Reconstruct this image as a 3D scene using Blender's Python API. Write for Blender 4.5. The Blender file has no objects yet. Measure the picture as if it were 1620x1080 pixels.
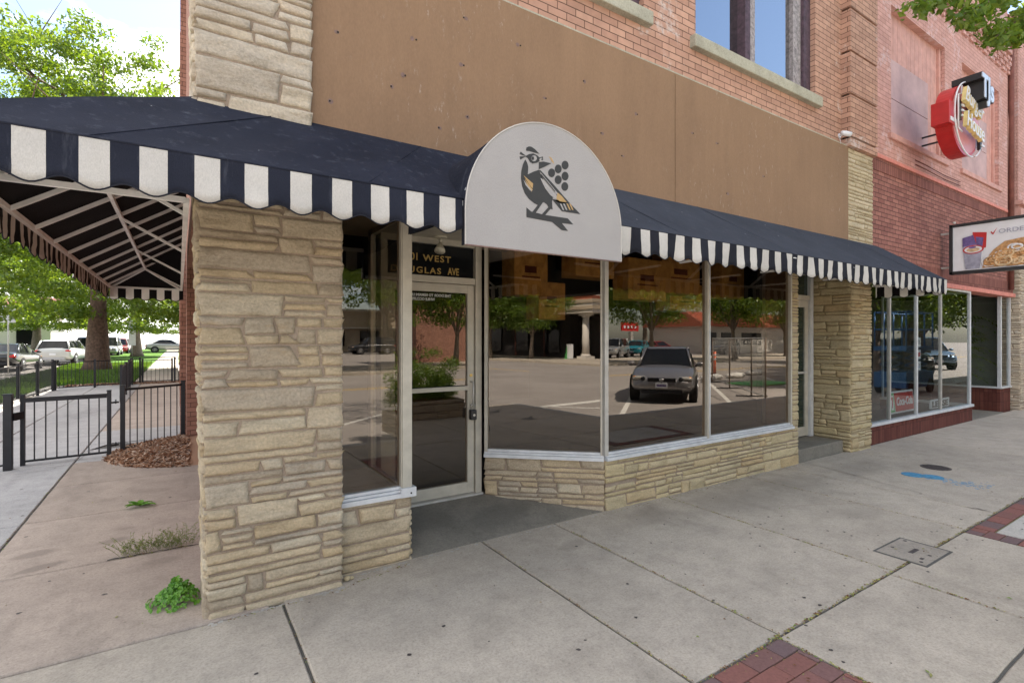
import bpy, bmesh, math, random
import numpy as np
from mathutils import Vector, Matrix, noise
R = math.radians
C = bpy.context.scene.collection
SC = bpy.context.scene
PI = math.pi

# ------------------------------------------------------------------ camera, world, sun, exposure
cam_d = bpy.data.cameras.new('camera'); cam = bpy.data.objects.new('camera', cam_d); C.objects.link(cam)
cam.location = (0, 0, 1.55); cam.rotation_euler = (R(90), 0, R(-33.0))
cam_d.sensor_width = 36; cam_d.lens = 36*812/1620; cam_d.shift_y = -4/1620
cam_d.clip_end = 2000; cam_d.clip_start = 0.05
SC.camera = cam
SUN_EL, SUN_AZ = R(57), R(36)          # azimuth measured from +Y towards +X (the sun is behind the building)
W = bpy.data.worlds.new('World'); SC.world = W; W.use_nodes = True
nt = W.node_tree; nt.nodes.clear()
def wn(t, **k):
    n = nt.nodes.new(t)
    for a, b in k.items(): setattr(n, a, b)
    return n
out = wn('ShaderNodeOutputWorld'); bg = wn('ShaderNodeBackground')
sky = wn('ShaderNodeTexSky', sky_type='NISHITA', sun_disc=False)
sky.sun_elevation = SUN_EL; sky.sun_rotation = SUN_AZ; sky.dust_density = 1.2; sky.air_density = 1.0; sky.ozone_density = 1.5
bg.inputs['Strength'].default_value = 0.083
tc = wn('ShaderNodeTexCoord'); mp = wn('ShaderNodeMapping'); mp.inputs['Scale'].default_value = (1, 1, 2.6)
mp.inputs['Location'].default_value = (1.45, 0.6, 0.2)
nz = wn('ShaderNodeTexNoise'); nz.inputs['Scale'].default_value = 2.1; nz.inputs['Detail'].default_value = 9; nz.inputs['Roughness'].default_value = 0.58
cr = wn('ShaderNodeValToRGB'); cr.color_ramp.elements[0].position = 0.42; cr.color_ramp.elements[1].position = 0.56
mx = wn('ShaderNodeMixRGB'); mx.inputs['Color2'].default_value = (10.4, 10.0, 9.5, 1)
L = nt.links.new
L(tc.outputs['Generated'], mp.inputs['Vector']); L(mp.outputs['Vector'], nz.inputs['Vector']); prev_ = nz.outputs['Fac']
for dv_, lo_, am_ in (((.72, -.49, .48), .72, -.26), ((-.10, .90, .43), .93, -.045)):     # clear patches between the clouds
    vd_ = wn('ShaderNodeVectorMath', operation='DOT_PRODUCT'); L(tc.outputs['Generated'], vd_.inputs[0]); vd_.inputs[1].default_value = dv_
    mr_ = wn('ShaderNodeMapRange'); mr_.inputs['From Min'].default_value = lo_; mr_.inputs['From Max'].default_value = 1; mr_.inputs['To Min'].default_value = 0; mr_.inputs['To Max'].default_value = am_*1.6; L(vd_.outputs['Value'], mr_.inputs['Value'])
    ma_ = wn('ShaderNodeMath', operation='ADD'); L(prev_, ma_.inputs[0]); L(mr_.outputs[0], ma_.inputs[1]); prev_ = ma_.outputs[0]
L(prev_, cr.inputs['Fac'])
L(cr.outputs['Color'], mx.inputs['Fac']); L(sky.outputs['Color'], mx.inputs['Color1']); L(mx.outputs['Color'], bg.inputs['Color']); L(bg.outputs['Background'], out.inputs['Surface'])
sl = bpy.data.lights.new('sun', 'SUN'); sun = bpy.data.objects.new('sun', sl); C.objects.link(sun)
sl.energy = 5.0; sl.angle = R(0.5); sl.color = (1, 0.95, 0.86)
sd = Vector((math.sin(SUN_AZ)*math.cos(SUN_EL), math.cos(SUN_AZ)*math.cos(SUN_EL), math.sin(SUN_EL)))
sun.rotation_euler = sd.to_track_quat('Z', 'Y').to_euler(); sun.location = sd*40
SC.view_settings.view_transform = 'Standard'; SC.view_settings.look = 'None'
SC.view_settings.exposure = 2.05; SC.view_settings.gamma = 1
SC.render.engine = 'CYCLES'
SC.cycles.max_bounces = 8; SC.cycles.transparent_max_bounces = 16; SC.cycles.glossy_bounces = 5
SC.cycles.caustics_reflective = False; SC.cycles.caustics_refractive = False

# ------------------------------------------------------------------ materials
MATS = {}
class NT:
    def __init__(s, name):
        s.m = bpy.data.materials.new(name); s.m.use_nodes = True; s.t = s.m.node_tree
        s.b = s.t.nodes['Principled BSDF']; s.o = s.t.nodes['Material Output']; s._tc = None
    def n(s, t, **k):
        n = s.t.nodes.new(t)
        for a, b in k.items(): setattr(n, a, b)
        return n
    def l(s, a, b): s.t.links.new(a, b)
    def co(s):
        if not s._tc: s._tc = s.n('ShaderNodeTexCoord')
        return s._tc.outputs['Object']
    def noise(s, scale, detail=4, rough=.5, vec=None, dist=0):
        n = s.n('ShaderNodeTexNoise'); n.inputs['Scale'].default_value = scale; n.inputs['Detail'].default_value = detail
        n.inputs['Roughness'].default_value = rough; n.inputs['Distortion'].default_value = dist
        s.l(vec or s.co(), n.inputs['Vector']); return n.outputs['Fac']
    def ramp(s, fac, stops):
        r = s.n('ShaderNodeValToRGB'); e = r.color_ramp.elements
        while len(e) < len(stops): e.new(0.5)
        for i, (p, c) in enumerate(stops):
            e[i].position = p; e[i].color = (c[0], c[1], c[2], 1) if hasattr(c, '__len__') else (c, c, c, 1)
        s.l(fac, r.inputs['Fac']); return r.outputs['Color']
    def mix(s, a, b, f, mode='MIX'):
        m = s.n('ShaderNodeMixRGB', blend_type=mode)
        for i, v in (('Color1', a), ('Color2', b), ('Fac', f)):
            if isinstance(v, (int, float)): m.inputs[i].default_value = v if i == 'Fac' else (v, v, v, 1)
            elif isinstance(v, tuple): m.inputs[i].default_value = (*v, 1)
            else: s.l(v, m.inputs[i])
        return m.outputs['Color']
    def mapv(s, scale=(1, 1, 1), loc=(0, 0, 0), rot=(0, 0, 0), vec=None):
        m = s.n('ShaderNodeMapping'); m.inputs['Scale'].default_value = scale; m.inputs['Location'].default_value = loc; m.inputs['Rotation'].default_value = rot
        s.l(vec or s.co(), m.inputs['Vector']); return m.outputs['Vector']
    def math(s, op, a, b=0.):
        m = s.n('ShaderNodeMath', operation=op)
        for i, v in ((0, a), (1, b)):
            if isinstance(v, (int, float)): m.inputs[i].default_value = v
            else: s.l(v, m.inputs[i])
        return m.outputs[0]
    def bump(s, h, strength=.3, dist=.01, normal=None):
        b = s.n('ShaderNodeBump'); b.inputs['Strength'].default_value = strength; b.inputs['Distance'].default_value = dist
        s.l(h, b.inputs['Height'])
        if normal: s.l(normal, b.inputs['Normal'])
        s.l(b.outputs['Normal'], s.b.inputs['Normal']); return b.outputs['Normal']
    def base(s, c, rough=.8, metal=0., spec=None):
        if isinstance(c, tuple): s.b.inputs['Base Color'].default_value = (*c, 1)
        else: s.l(c, s.b.inputs['Base Color'])
        s.b.inputs['Roughness'].default_value = rough; s.b.inputs['Metallic'].default_value = metal
        if spec is not None: s.b.inputs['Specular IOR Level'].default_value = spec
        return s.m
    def xz(s):
        sp = s.n('ShaderNodeSeparateXYZ'); s.l(s.co(), sp.inputs[0])
        a = s.math('ADD', sp.outputs[0], sp.outputs[1]); cb = s.n('ShaderNodeCombineXYZ')
        s.l(a, cb.inputs[0]); s.l(sp.outputs[2], cb.inputs[1]); return cb.outputs[0], sp
    def island(s):
        g = s.n('ShaderNodeNewGeometry'); return g.outputs['Random Per Island']

def simple(name, c, rough=.6, metal=0., var=.12, scale=6., bump=.0, spec=None):
    if name in MATS: return MATS[name]
    t = NT(name)
    f = t.noise(scale, 5, .6)
    lo = tuple(x*(1-var) for x in c); hi = tuple(min(1, x*(1+var)) for x in c)
    t.base(t.ramp(f, [(.3, lo), (.7, hi)]), rough, metal, spec)
    if bump: t.bump(t.noise(scale*8, 4), bump, .004)
    MATS[name] = t.m; return t.m

def m_concrete(name, col, spots=True, stains=()):
    t = NT(name)
    big = t.noise(.55, 5, .6, dist=.4); mid = t.noise(4.5, 6, .65); fine = t.noise(75, 5, .75)
    c = t.ramp(big, [(.3, tuple(x*.86 for x in col)), (.5, col), (.72, tuple(x*1.08 for x in col))])
    c = t.mix(c, t.ramp(mid, [(.25, .70), (.55, 1.0), (.8, 1.12)]), .7, 'MULTIPLY')
    c = t.mix(c, t.ramp(fine, [(.30, .62), (.48, .98), (.66, 1.16)]), .8, 'MULTIPLY'); c = t.mix(c, t.ramp(t.noise(24, 6, .8), [(.34, .80), (.5, 1.), (.7, 1.06)]), .8, 'MULTIPLY')
    c = t.mix(c, t.ramp(t.island(), [(0, .93), (1, 1.05)]), 1., 'MULTIPLY')
    # long wipe stains
    st = t.noise(1.3, 4, .7, vec=t.mapv((1, .28, 1), rot=(0, 0, .5)))
    c = t.mix(c, t.ramp(st, [(.55, 1.0), (.66, .80)]), .8, 'MULTIPLY')
    if spots:
        v = t.n('ShaderNodeTexVoronoi'); v.inputs['Scale'].default_value = 4.2; v.inputs['Randomness'].default_value = 1
        nn = t.n('ShaderNodeTexNoise'); nn.inputs['Scale'].default_value = 30
        t.l(t.co(), nn.inputs['Vector']); 
        t.l(t.mix(t.co(), nn.outputs['Color'], .03), v.inputs['Vector'])
        sepc = t.n('ShaderNodeSeparateColor'); t.l(v.outputs['Color'], sepc.inputs[0])
        siz = t.math('MULTIPLY', t.math('POWER', sepc.outputs[0], 5.), .075)
        m = t.math('LESS_THAN', v.outputs['Distance'], siz)
        c = t.mix(c, tuple(x*.30 for x in col), t.math('MULTIPLY', m, .8))
        v2 = t.n('ShaderNodeTexVoronoi'); v2.inputs['Scale'].default_value = 9; t.l(t.mapv((1, 1, 1), (4.3, 2.2, 0)), v2.inputs['Vector'])
        sp2 = t.n('ShaderNodeSeparateColor'); t.l(v2.outputs['Color'], sp2.inputs[0])
        m2 = t.math('LESS_THAN', v2.outputs['Distance'], t.math('MULTIPLY', t.math('POWER', sp2.outputs[1], 9.), .09))
        c = t.mix(c, tuple(x*.42 for x in col), t.math('MULTIPLY', m2, .8))
    for (sx0, sy0, srx, sry, rot_, amt) in stains:      # old spills with ragged soft edges
        vv = t.mapv((1, 1, 0), (-sx0, -sy0, 0)); vv = t.mapv((1, 1, 0), rot=(0, 0, -rot_), vec=vv); vv = t.mapv((1/srx, 1/sry, 0), vec=vv)
        ln_ = t.n('ShaderNodeVectorMath', operation='LENGTH'); t.l(vv, ln_.inputs[0])
        dd = t.math('ADD', ln_.outputs['Value'], t.math('MULTIPLY', t.math('SUBTRACT', t.noise(7, 5, .7), .5), 1.3))
        c = t.mix(c, tuple(x*.5 for x in col), t.math('MULTIPLY', t.ramp(dd, [(.55, 1.), (1., 0.)]), amt))
    t.base(c, .88, 0, .25)
    t.bump(t.math('ADD', t.math('MULTIPLY', fine, .6), mid), .35, .004)
    MATS[name] = t.m; return t.m

def m_brick(name, c1, c2, mortar, bw=.2, bh=.0677, ms=.0045, vert=False, patch=None, dirt=.5, mort_rand=False, bumpd=.006):
    t = NT(name); v, sp = t.xz()
    if vert: v = t.mapv(rot=(0, 0, PI/2), vec=v)
    b = t.n('ShaderNodeTexBrick'); b.offset = .5 if not vert else 0.; b.squash = 1
    b.inputs['Scale'].default_value = 1; b.inputs['Brick Width'].default_value = bw; b.inputs['Row Height'].default_value = bh
    b.inputs['Mortar Size'].default_value = ms; b.inputs['Mortar Smooth'].default_value = .25; b.inputs['Bias'].default_value = 0
    b.inputs['Color1'].default_value = (*c1, 1); b.inputs['Color2'].default_value = (*c2, 1); b.inputs['Mortar'].default_value = (*mortar, 1)
    w = t.noise(7, 3); cw = t.n('ShaderNodeCombineXYZ')
    vm = t.n('ShaderNodeVectorMath', operation='ADD'); t.l(v, vm.inputs[0])
    wc = t.n('ShaderNodeTexNoise'); wc.inputs['Scale'].default_value = 9; t.l(t.co(), wc.inputs['Vector'])
    vs = t.n('ShaderNodeVectorMath', operation='SCALE'); t.l(wc.outputs['Color'], vs.inputs[0]); vs.inputs['Scale'].default_value = .004
    t.l(vs.outputs[0], vm.inputs[1]); t.l(vm.outputs[0], b.inputs['Vector'])
    c = b.outputs['Color']
    big = t.noise(.9, 5, .65); mid = t.noise(11, 5, .6); fi = t.noise(90, 3)
    c = t.mix(c, t.ramp(big, [(.3, .80), (.5, 1.), (.7, 1.12)]), dirt, 'MULTIPLY')
    c = t.mix(c, t.ramp(mid, [(.3, .82), (.7, 1.12)]), .6, 'MULTIPLY')
    if patch:
        pm = t.ramp(t.noise(1.7, 6, .7, dist=.6), [(.56, 0.), (.62, 1.)])
        c = t.mix(c, patch, t.math('MULTIPLY', t.ramp(t.noise(14, 5, .7), [(.42, 0.), (.6, .75)]), pm))
    t.base(c, .9, 0, .2)
    h = t.math('ADD', t.math('MULTIPLY', b.outputs['Fac'], -1.), t.math('MULTIPLY', fi, .35))
    t.bump(h, .7, bumpd)
    MATS[name] = t.m; return t.m

def m_stone(name, cols, rust=.25, grime=None):
    t = NT(name); r = t.island()
    n = len(cols)
    c = t.ramp(r, [(i/(n-1), cc) for i, cc in enumerate(cols)])
    lay = t.noise(3.2, 7, .68, vec=t.mapv((1, 1, 3.2)), dist=.5)
    c = t.mix(c, t.ramp(lay, [(.3, (.62, .58, .52)), (.5, (1, .98, .95)), (.68, (1.15, 1.12, 1.06))]), .75, 'MULTIPLY')
    ru = t.noise(6, 6, .7, vec=t.mapv((1, 1, 2.5), (3, 1, 7)))
    c = t.mix(c, (.42, .27, .12), t.math('MULTIPLY', t.ramp(ru, [(.58, 0.), (.74, 1.)]), rust))
    gr = t.noise(2.2, 7, .75, vec=t.mapv((1, 1, 1.5), (9, 4, 2)))
    c = t.mix(c, grime or (.13, .115, .09), t.math('MULTIPLY', t.ramp(gr, [(.60, 0.), (.74, 1.)]), .45))
    fi = t.noise(70, 4, .6)
    c = t.mix(c, t.ramp(fi, [(.3, .76), (.7, 1.14)]), .8, 'MULTIPLY')
    cr2 = t.noise(9, 8, .8, vec=t.mapv((1, 1, 4.)), dist=1.2); c = t.mix(c, (.20, .155, .105), t.math('MULTIPLY', t.ramp(cr2, [(.585, 0.), (.60, .8), (.625, 0.)]), .6))
    t.base(c, .9, 0, .2)
    t.bump(t.math('ADD', t.math('MULTIPLY', fi, .5), t.noise(16, 8, .8, vec=t.mapv((1, 1, 2.8)))), 1., .014)
    MATS[name] = t.m; return t.m

def m_glass(name, tint=(.55, .58, .56), base=.20, ior=1.75, wav=.0, gcol=(.95, .95, .95, 1)):
    t = NT(name)
    tr = t.n('ShaderNodeBsdfTransparent'); tr.inputs[0].default_value = (*tint, 1)
    gl = t.n('ShaderNodeBsdfGlossy'); gl.inputs['Roughness'].default_value = .0; gl.inputs['Color'].default_value = gcol
    fr = t.n('ShaderNodeFresnel'); fr.inputs['IOR'].default_value = ior
    geo = t.n('ShaderNodeNewGeometry'); f = t.math('MULTIPLY', t.math('ADD', t.math('MULTIPLY', fr.outputs[0], 1-base), base), t.math('SUBTRACT', 1., geo.outputs['Backfacing']))
    ms = t.n('ShaderNodeMixShader'); t.l(f, ms.inputs[0]); t.l(tr.outputs[0], ms.inputs[1]); t.l(gl.outputs[0], ms.inputs[2])
    if wav:
        b = t.n('ShaderNodeBump'); b.inputs['Strength'].default_value = wav; b.inputs['Distance'].default_value = .01
        t.l(t.noise(.9, 2, .4), b.inputs['Height']); t.l(b.outputs[0], gl.inputs['Normal'])
    t.l(ms.outputs[0], t.o.inputs['Surface'])
    t.t.nodes.remove(t.b); MATS[name] = t.m; return t.m

def m_leaf(name, c1, c2, tr=.45):
    t = NT(name); r = t.island()
    c = t.ramp(r, [(0, c1), (1, c2)])
    d = t.n('ShaderNodeBsdfDiffuse'); tl = t.n('ShaderNodeBsdfTranslucent')
    t.l(c, d.inputs[0]); t.l(t.mix(c, (1.5, 1.25, .35), .9, 'MULTIPLY'), tl.inputs[0])
    g = t.n('ShaderNodeBsdfGlossy'); g.inputs['Roughness'].default_value = .45; g.inputs['Color'].default_value = (.6, .6, .6, 1)
    a = t.n('ShaderNodeMixShader'); a.inputs[0].default_value = tr; t.l(d.outputs[0], a.inputs[1]); t.l(tl.outputs[0], a.inputs[2])
    b = t.n('ShaderNodeMixShader'); b.inputs[0].default_value = .05; t.l(a.outputs[0], b.inputs[1]); t.l(g.outputs[0], b.inputs[2])
    t.l(b.outputs[0], t.o.inputs['Surface']); t.t.nodes.remove(t.b); MATS[name] = t.m; return t.m

def m_fabric(name, c, rough=.85, weather=.25, dots=True):
    t = NT(name)
    w = t.noise(2.0, 6, .65)
    cc = t.ramp(w, [(.3, tuple(x*(1-weather) for x in c)), (.7, tuple(min(1, x*(1+weather)) for x in c))])
    fi = t.noise(260, 2, .5, vec=t.mapv((1, 1, .5)))
    cc = t.mix(cc, t.ramp(fi, [(.3, .86), (.7, 1.1)]), .7, 'MULTIPLY')
    if dots:   # bird droppings and lint
        v = t.n('ShaderNodeTexVoronoi'); v.inputs['Scale'].default_value = 9; t.l(t.co(), v.inputs['Vector'])
        s = t.n('ShaderNodeSeparateColor'); t.l(v.outputs['Color'], s.inputs[0])
        m = t.math('LESS_THAN', v.outputs['Distance'], t.math('MULTIPLY', t.math('POWER', s.outputs[0], 7.), .09))
        cc = t.mix(cc, (.42, .42, .42), t.math('MULTIPLY', m, .75))
        st = t.noise(16, 5, .7, vec=t.mapv((1, 1, .18)))
        cc = t.mix(cc, (.16, .17, .2), t.math('MULTIPLY', t.ramp(st, [(.56, 0.), (.8, 1.)]), .35))
    t.base(cc, rough, 0, .08); t.b.inputs['Sheen Weight'].default_value = .0
    t.bump(t.math('ADD', t.math('MULTIPLY', fi, .3), t.noise(2.6, 3)), .35, .02)
    MATS[name] = t.m; return t.m

m_concrete('concrete', (.435, .38, .31), stains=((4.5, 2.95, .75, .35, -.1, .30), (5.6, 3.0, .6, .3, 0, .35), (3.4, 3.1, .35, .2, .3, .35), (2.5, 3.0, .16, .09, .2, .4), (1.4, 2.4, .25, .14, .8, .22), (6.9, 2.9, .6, .25, 0, .28), (3.2, 1.9, .3, .12, .5, .18), (5.0, 2.2, .4, .16, -.3, .2)))
m_concrete('concrete_side', (.405, .335, .275), stains=((-.86, 4.98, .16, .09, .2, .55), (-.80, 4.66, .20, .07, .35, .6), (-.42, 4.98, .13, .07, .2, .5), (-.36, 5.25, .09, .05, 0, .35), (-.10, 4.35, .12, .08, 0, .3), (-.2, 6.4, .2, .1, 0, .25)))
m_concrete('concrete_blue', (.40, .39, .375))
m_concrete('concrete_dark', (.115, .11, .10), False)
m_concrete('concrete_ramp', (.235, .213, .175), False, stains=((2.3, 3.75, .5, .2, .3, .4), (1.7, 3.9, .3, .2, 0, .35)))
m_concrete('concrete_lid', (.34, .30, .25), False)
m_concrete('concrete_pale', (.48, .45, .40))
m_concrete('curb', (.42, .40, .37), False)
m_brick('brick_salmon', (.53, .315, .225), (.42, .24, .172), (.13, .075, .055), patch=(.60, .52, .47))
m_brick('brick_side', (.38, .20, .145), (.29, .145, .105), (.13, .07, .055))
m_brick('brick_pink', (.60, .345, .295), (.51, .285, .24), (.34, .17, .14), patch=(.62, .48, .48))
m_brick('brick_red', (.37, .165, .13), (.25, .105, .085), (.09, .045, .035), ms=.006)
m_brick('brick_soldier', (.28, .115, .09), (.19, .075, .06), (.09, .045, .035), bw=.20, bh=.068, ms=.004, vert=True)
m_brick('brick_base', (.17, .06, .045), (.11, .036, .028), (.05, .022, .018), bw=.20, bh=.068, ms=.003, vert=True)
m_stone('stone_grey', [(.53, .43, .29), (.62, .51, .35), (.46, .385, .29), (.64, .54, .39), (.58, .45, .28), (.50, .43, .34), (.66, .57, .42)], .45)
m_stone('stone_yellow', [(.55, .45, .26), (.60, .50, .31), (.50, .42, .27), (.62, .52, .34), (.56, .43, .25)], .35)
m_stone('stone_light', [(.58, .49, .38), (.65, .56, .43), (.53, .46, .37), (.62, .55, .45)], .4)
m_stone('stone_upper_yellow', [(.60, .51, .35), (.55, .46, .31), (.64, .55, .40)], .2)
m_concrete('mortar', (.36, .285, .215), False)
m_concrete('mortar_yellow', (.35, .275, .165), False)
m_concrete('limestone', (.42, .40, .31), False)
t = NT('brown_panel')
a = t.noise(1.0, 5, .6); b_ = t.noise(9, 6, .7, vec=t.mapv((1, 1, .12))); f_ = t.noise(120, 3, vec=t.mapv((1, 1, .4)))
c = t.ramp(a, [(.3, (.245, .152, .09)), (.7, (.285, .178, .105))])
c = t.mix(c, t.ramp(b_, [(.3, .92), (.55, 1.), (.75, 1.08)]), .7, 'MULTIPLY')
c = t.mix(c, t.ramp(f_, [(.3, .88), (.7, 1.08)]), .6, 'MULTIPLY')
st = t.noise(30, 5, .8, vec=t.mapv((1, 1, .35), (2, 0, 4)))
sp_ = t.n('ShaderNodeSeparateXYZ'); t.l(t.co(), sp_.inputs[0])
c = t.mix(c, (.42, .34, .27), t.math('MULTIPLY', t.math('MULTIPLY', t.ramp(st, [(.60, 0.), (.72, .9)]), t.ramp(t.noise(.8, 3, vec=t.mapv((1, 1, 1), (5, 0, 1))), [(.5, 0.), (.62, 1.)])), 1.))
wv = t.noise(2.2, 2, .5, vec=t.mapv((1.4, 1, .25)))
c = t.mix(c, t.ramp(wv, [(.40, .97), (.5, 1.01)]), .9, 'MULTIPLY')
t.base(c, .85, 0, .25); t.bump(t.math('ADD', t.math('MULTIPLY', f_, .4), t.noise(20, 4)), .35, .006); MATS['brown_panel'] = t.m
m_fabric('navy', (.021, .0235, .035))
m_fabric('slate', (.050, .055, .068), weather=.15)
m_fabric('black_stripe', (.022, .023, .030), dots=False)
m_fabric('white_stripe', (.52, .495, .455), weather=.16, dots=False)
m_fabric('white_face', (.375, .355, .34), weather=.06, dots=False)
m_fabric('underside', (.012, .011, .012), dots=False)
simple('bar_metal', (.82, .80, .77), .5, .0, .15)
simple('alu', (.52, .50, .46), .42, .35, .14, 9, .05)
simple('alu_white', (.66, .67, .68), .38, .2, .12, 9, .05)
simple('alu_beige', (.50, .46, .38), .5, .1, .12, 9, .05)
simple('white_paint', (.66, .65, .62), .55, 0, .08)
simple('black_metal', (.018, .018, .022), .4, .3, .3)
simple('dark_hole', (.012, .01, .009), .9, 0, .2)
simple('emblem_black', (.035, .034, .032), .7, 0, .1)
simple('emblem_gold', (.42, .27, .11), .6, 0, .15)
simple('gold_text', (.42, .28, .08), .45, .2, .08)
simple('white_text', (.55, .55, .53), .6, 0, .05)
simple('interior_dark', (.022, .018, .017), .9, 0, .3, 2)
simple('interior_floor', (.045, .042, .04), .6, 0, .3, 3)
simple('wood_box', (.80, .54, .20), .7, 0, .3, 12)
simple('wood_purple', (.075, .045, .06), .7, 0, .5, 22, .3)
simple('wood_frame_pale', (.30, .27, .27), .75, 0, .5, 26, .3)
simple('pink_band', (.62, .22, .17), .7, 0, .15, 14)
simple('pink_wood', (.55, .30, .25), .8, 0, .15, 7, .2)
simple('pink_sheet', (.50, .33, .31), .7, 0, .22, 2.2)
simple('rust_dark', (.16, .055, .04), .9, 0, .3)
simple('sign_red', (.50, .025, .025), .35, 0, .12)
simple('sign_pink', (.58, .22, .22), .4, 0, .1)
simple('sign_white', (.72, .72, .74), .4, 0, .06)
simple('sign_yellow', (.72, .58, .24), .5, 0, .15)
simple('sign_blue', (.55, .62, .74), .3, 0, .08)
simple('sign_black', (.02, .02, .022), .4, 0, .2)
simple('fry_tan', (.50, .27, .11), .7, 0, .4, 24)
simple('fry_pale', (.62, .44, .26), .7, 0, .3, 24)
simple('soda_purple', (.14, .10, .26), .3, 0, .5, 12)
simple('soda_grey', (.34, .34, .42), .3, 0, .3, 12)
simple('blue_paint', (.02, .13, .32), .4, 0, .12)
simple('blue_spray', (.16, .29, .40), .85, 0, .25, 30)
simple('valve_blue', (.06, .23, .38), .8, 0, .35, 25)
simple('cast_iron', (.09, .075, .07), .65, .5, .3, 30, .3)
simple('orange', (.75, .12, .03), .5, 0, .1)
simple('sandbag', (.60, .58, .54), .9, 0, .15, 12, .3)
simple('green_plate', (.08, .42, .10), .6)
simple('terracotta', (.50, .16, .09), .8, 0, .2, 8)
simple('stucco', (.62, .58, .52), .9, 0, .08)
simple('beige_block', (.42, .34, .25), .9, 0, .12, 1.4)
simple('bark', (.13, .08, .055), .95, 0, .5, 9, .8)
simple('bark_grey', (.19, .15, .115), .95, 0, .4, 9, .8)
simple('rubber', (.018, .018, .018), .8, 0, .2)
simple('rim', (.42, .42, .43), .35, .8, .1)
simple('patch_mauve', (.19, .125, .105), .9, 0, .3, 60)
simple('chip', (.24, .135, .08), .95, 0, .5, 30)
simple('lamp_lens', (.40, .38, .34), .12, .2, .1)
simple('lamp_red', (.45, .01, .01), .2, 0, .05)
simple('lamp_amber', (.7, .28, .03), .2, 0, .05)
simple('plate', (.68, .70, .74), .5, 0, .05)
simple('marking', (.62, .60, .55), .8, 0, .15, 8)
simple('marking_yellow', (.58, .38, .08), .8, 0, .15, 8)
simple('brass', (.60, .44, .16), .3, .8, .1)
simple('lockbox', (.02, .02, .02), .5, 0, .2)
simple('cream_lamp', (.62, .58, .46), .5, 0, .05)
simple('glass_dark', (.010, .011, .012), .04, 0, .1, spec=.25)
simple('glass_green', (.022, .035, .028), .1, 0, .1)
def paint(name, c, metal=.5):
    t = NT('paint_'+name); t.base(c, .28, metal); t.b.inputs['Coat Weight'].default_value = .8; t.b.inputs['Coat Roughness'].default_value = .04
    MATS['paint_'+name] = t.m
for n_, c_, k_ in (('grey', (.22, .21, .21), .45), ('white', (.50, .50, .49), 0), ('black', (.012, .013, .016), .2), ('silver', (.45, .45, .44), .6), ('teal', (.01, .24, .30), .3), ('red', (.45, .02, .02), .1), ('blue', (.10, .16, .24), .4), ('tan', (.34, .26, .18), .3)):
    paint(n_, c_, k_)
t = NT('asphalt'); f_ = t.noise(90, 4, .7); b_ = t.noise(.4, 5, .6)
c = t.ramp(b_, [(.3, (.245, .22, .20)), (.7, (.33, .30, .275))]); c = t.mix(c, t.ramp(f_, [(.3, .7), (.7, 1.2)]), .8, 'MULTIPLY')
t.base(c, .9, 0, .2); t.bump(f_, .4, .004); MATS['asphalt'] = t.m
t = NT('lawn'); f_ = t.noise(40, 5, .7); b_ = t.noise(.8, 5, .6)
c = t.ramp(b_, [(.3, (.045, .10, .015)), (.7, (.085, .155, .028))]); c = t.mix(c, t.ramp(f_, [(.3, .6), (.7, 1.3)]), .9, 'MULTIPLY')
t.base(c, .95, 0, .1); t.bump(f_, .8, .03); MATS['lawn'] = t.m
t = NT('paver'); r_ = t.island()
c = t.ramp(r_, [(0, (.25, .105, .085)), (.3, (.20, .095, .08)), (.5, (.15, .105, .105)), (.75, (.24, .10, .08)), (1, (.165, .115, .115))])
c = t.mix(c, t.ramp(t.noise(60, 4, .7), [(.3, .78), (.7, 1.2)]), .8, 'MULTIPLY'); t.base(c, .85, 0, .25); t.bump(t.noise(80, 4, .7), .4, .004); MATS['paver'] = t.m
t = NT('mulch'); r_ = t.island(); c = t.ramp(r_, [(0, (.13, .055, .03)), (.35, (.26, .13, .07)), (.7, (.42, .27, .18)), (.85, (.55, .42, .32)), (1, (.08, .04, .03))])
t.base(c, .95, 0, .1); MATS['mulch'] = t.m
t = NT('litter'); r_ = t.island(); c = t.ramp(r_, [(0, (.22, .11, .05)), (.35, (.12, .06, .035)), (.55, (.38, .36, .10)), (.75, (.16, .24, .05)), (1, (.40, .28, .16))])
t.base(c, .9, 0, .1); MATS['litter'] = t.m
m_leaf('leaf', (.07, .145, .012), (.165, .25, .03), .5)
m_leaf('leaf_dark', (.03, .09, .015), (.08, .17, .03), .3)
m_leaf('leaf_near', (.09, .19, .026), (.21, .31, .055), .5)
m_leaf('weed', (.09, .26, .03), (.20, .42, .06), .35)
m_leaf('weed_dry', (.14, .19, .06), (.28, .30, .12), .3)
m_leaf('grass_blade', (.06, .13, .015), (.12, .22, .035), .4)
m_leaf('palm', (.16, .26, .06), (.38, .38, .14), .3)
m_glass('glass', (.72, .65, .58), .085, 1.5, gcol=(1, .92, .84, 1), wav=.06)
m_glass('glass_clear', (.80, .83, .82), .045, 1.45)
m_glass('glass_upper', (.25, .27, .30), .50, 1.8)
m_glass('lens', (.6, .6, .55), .2, 1.5)

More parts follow.
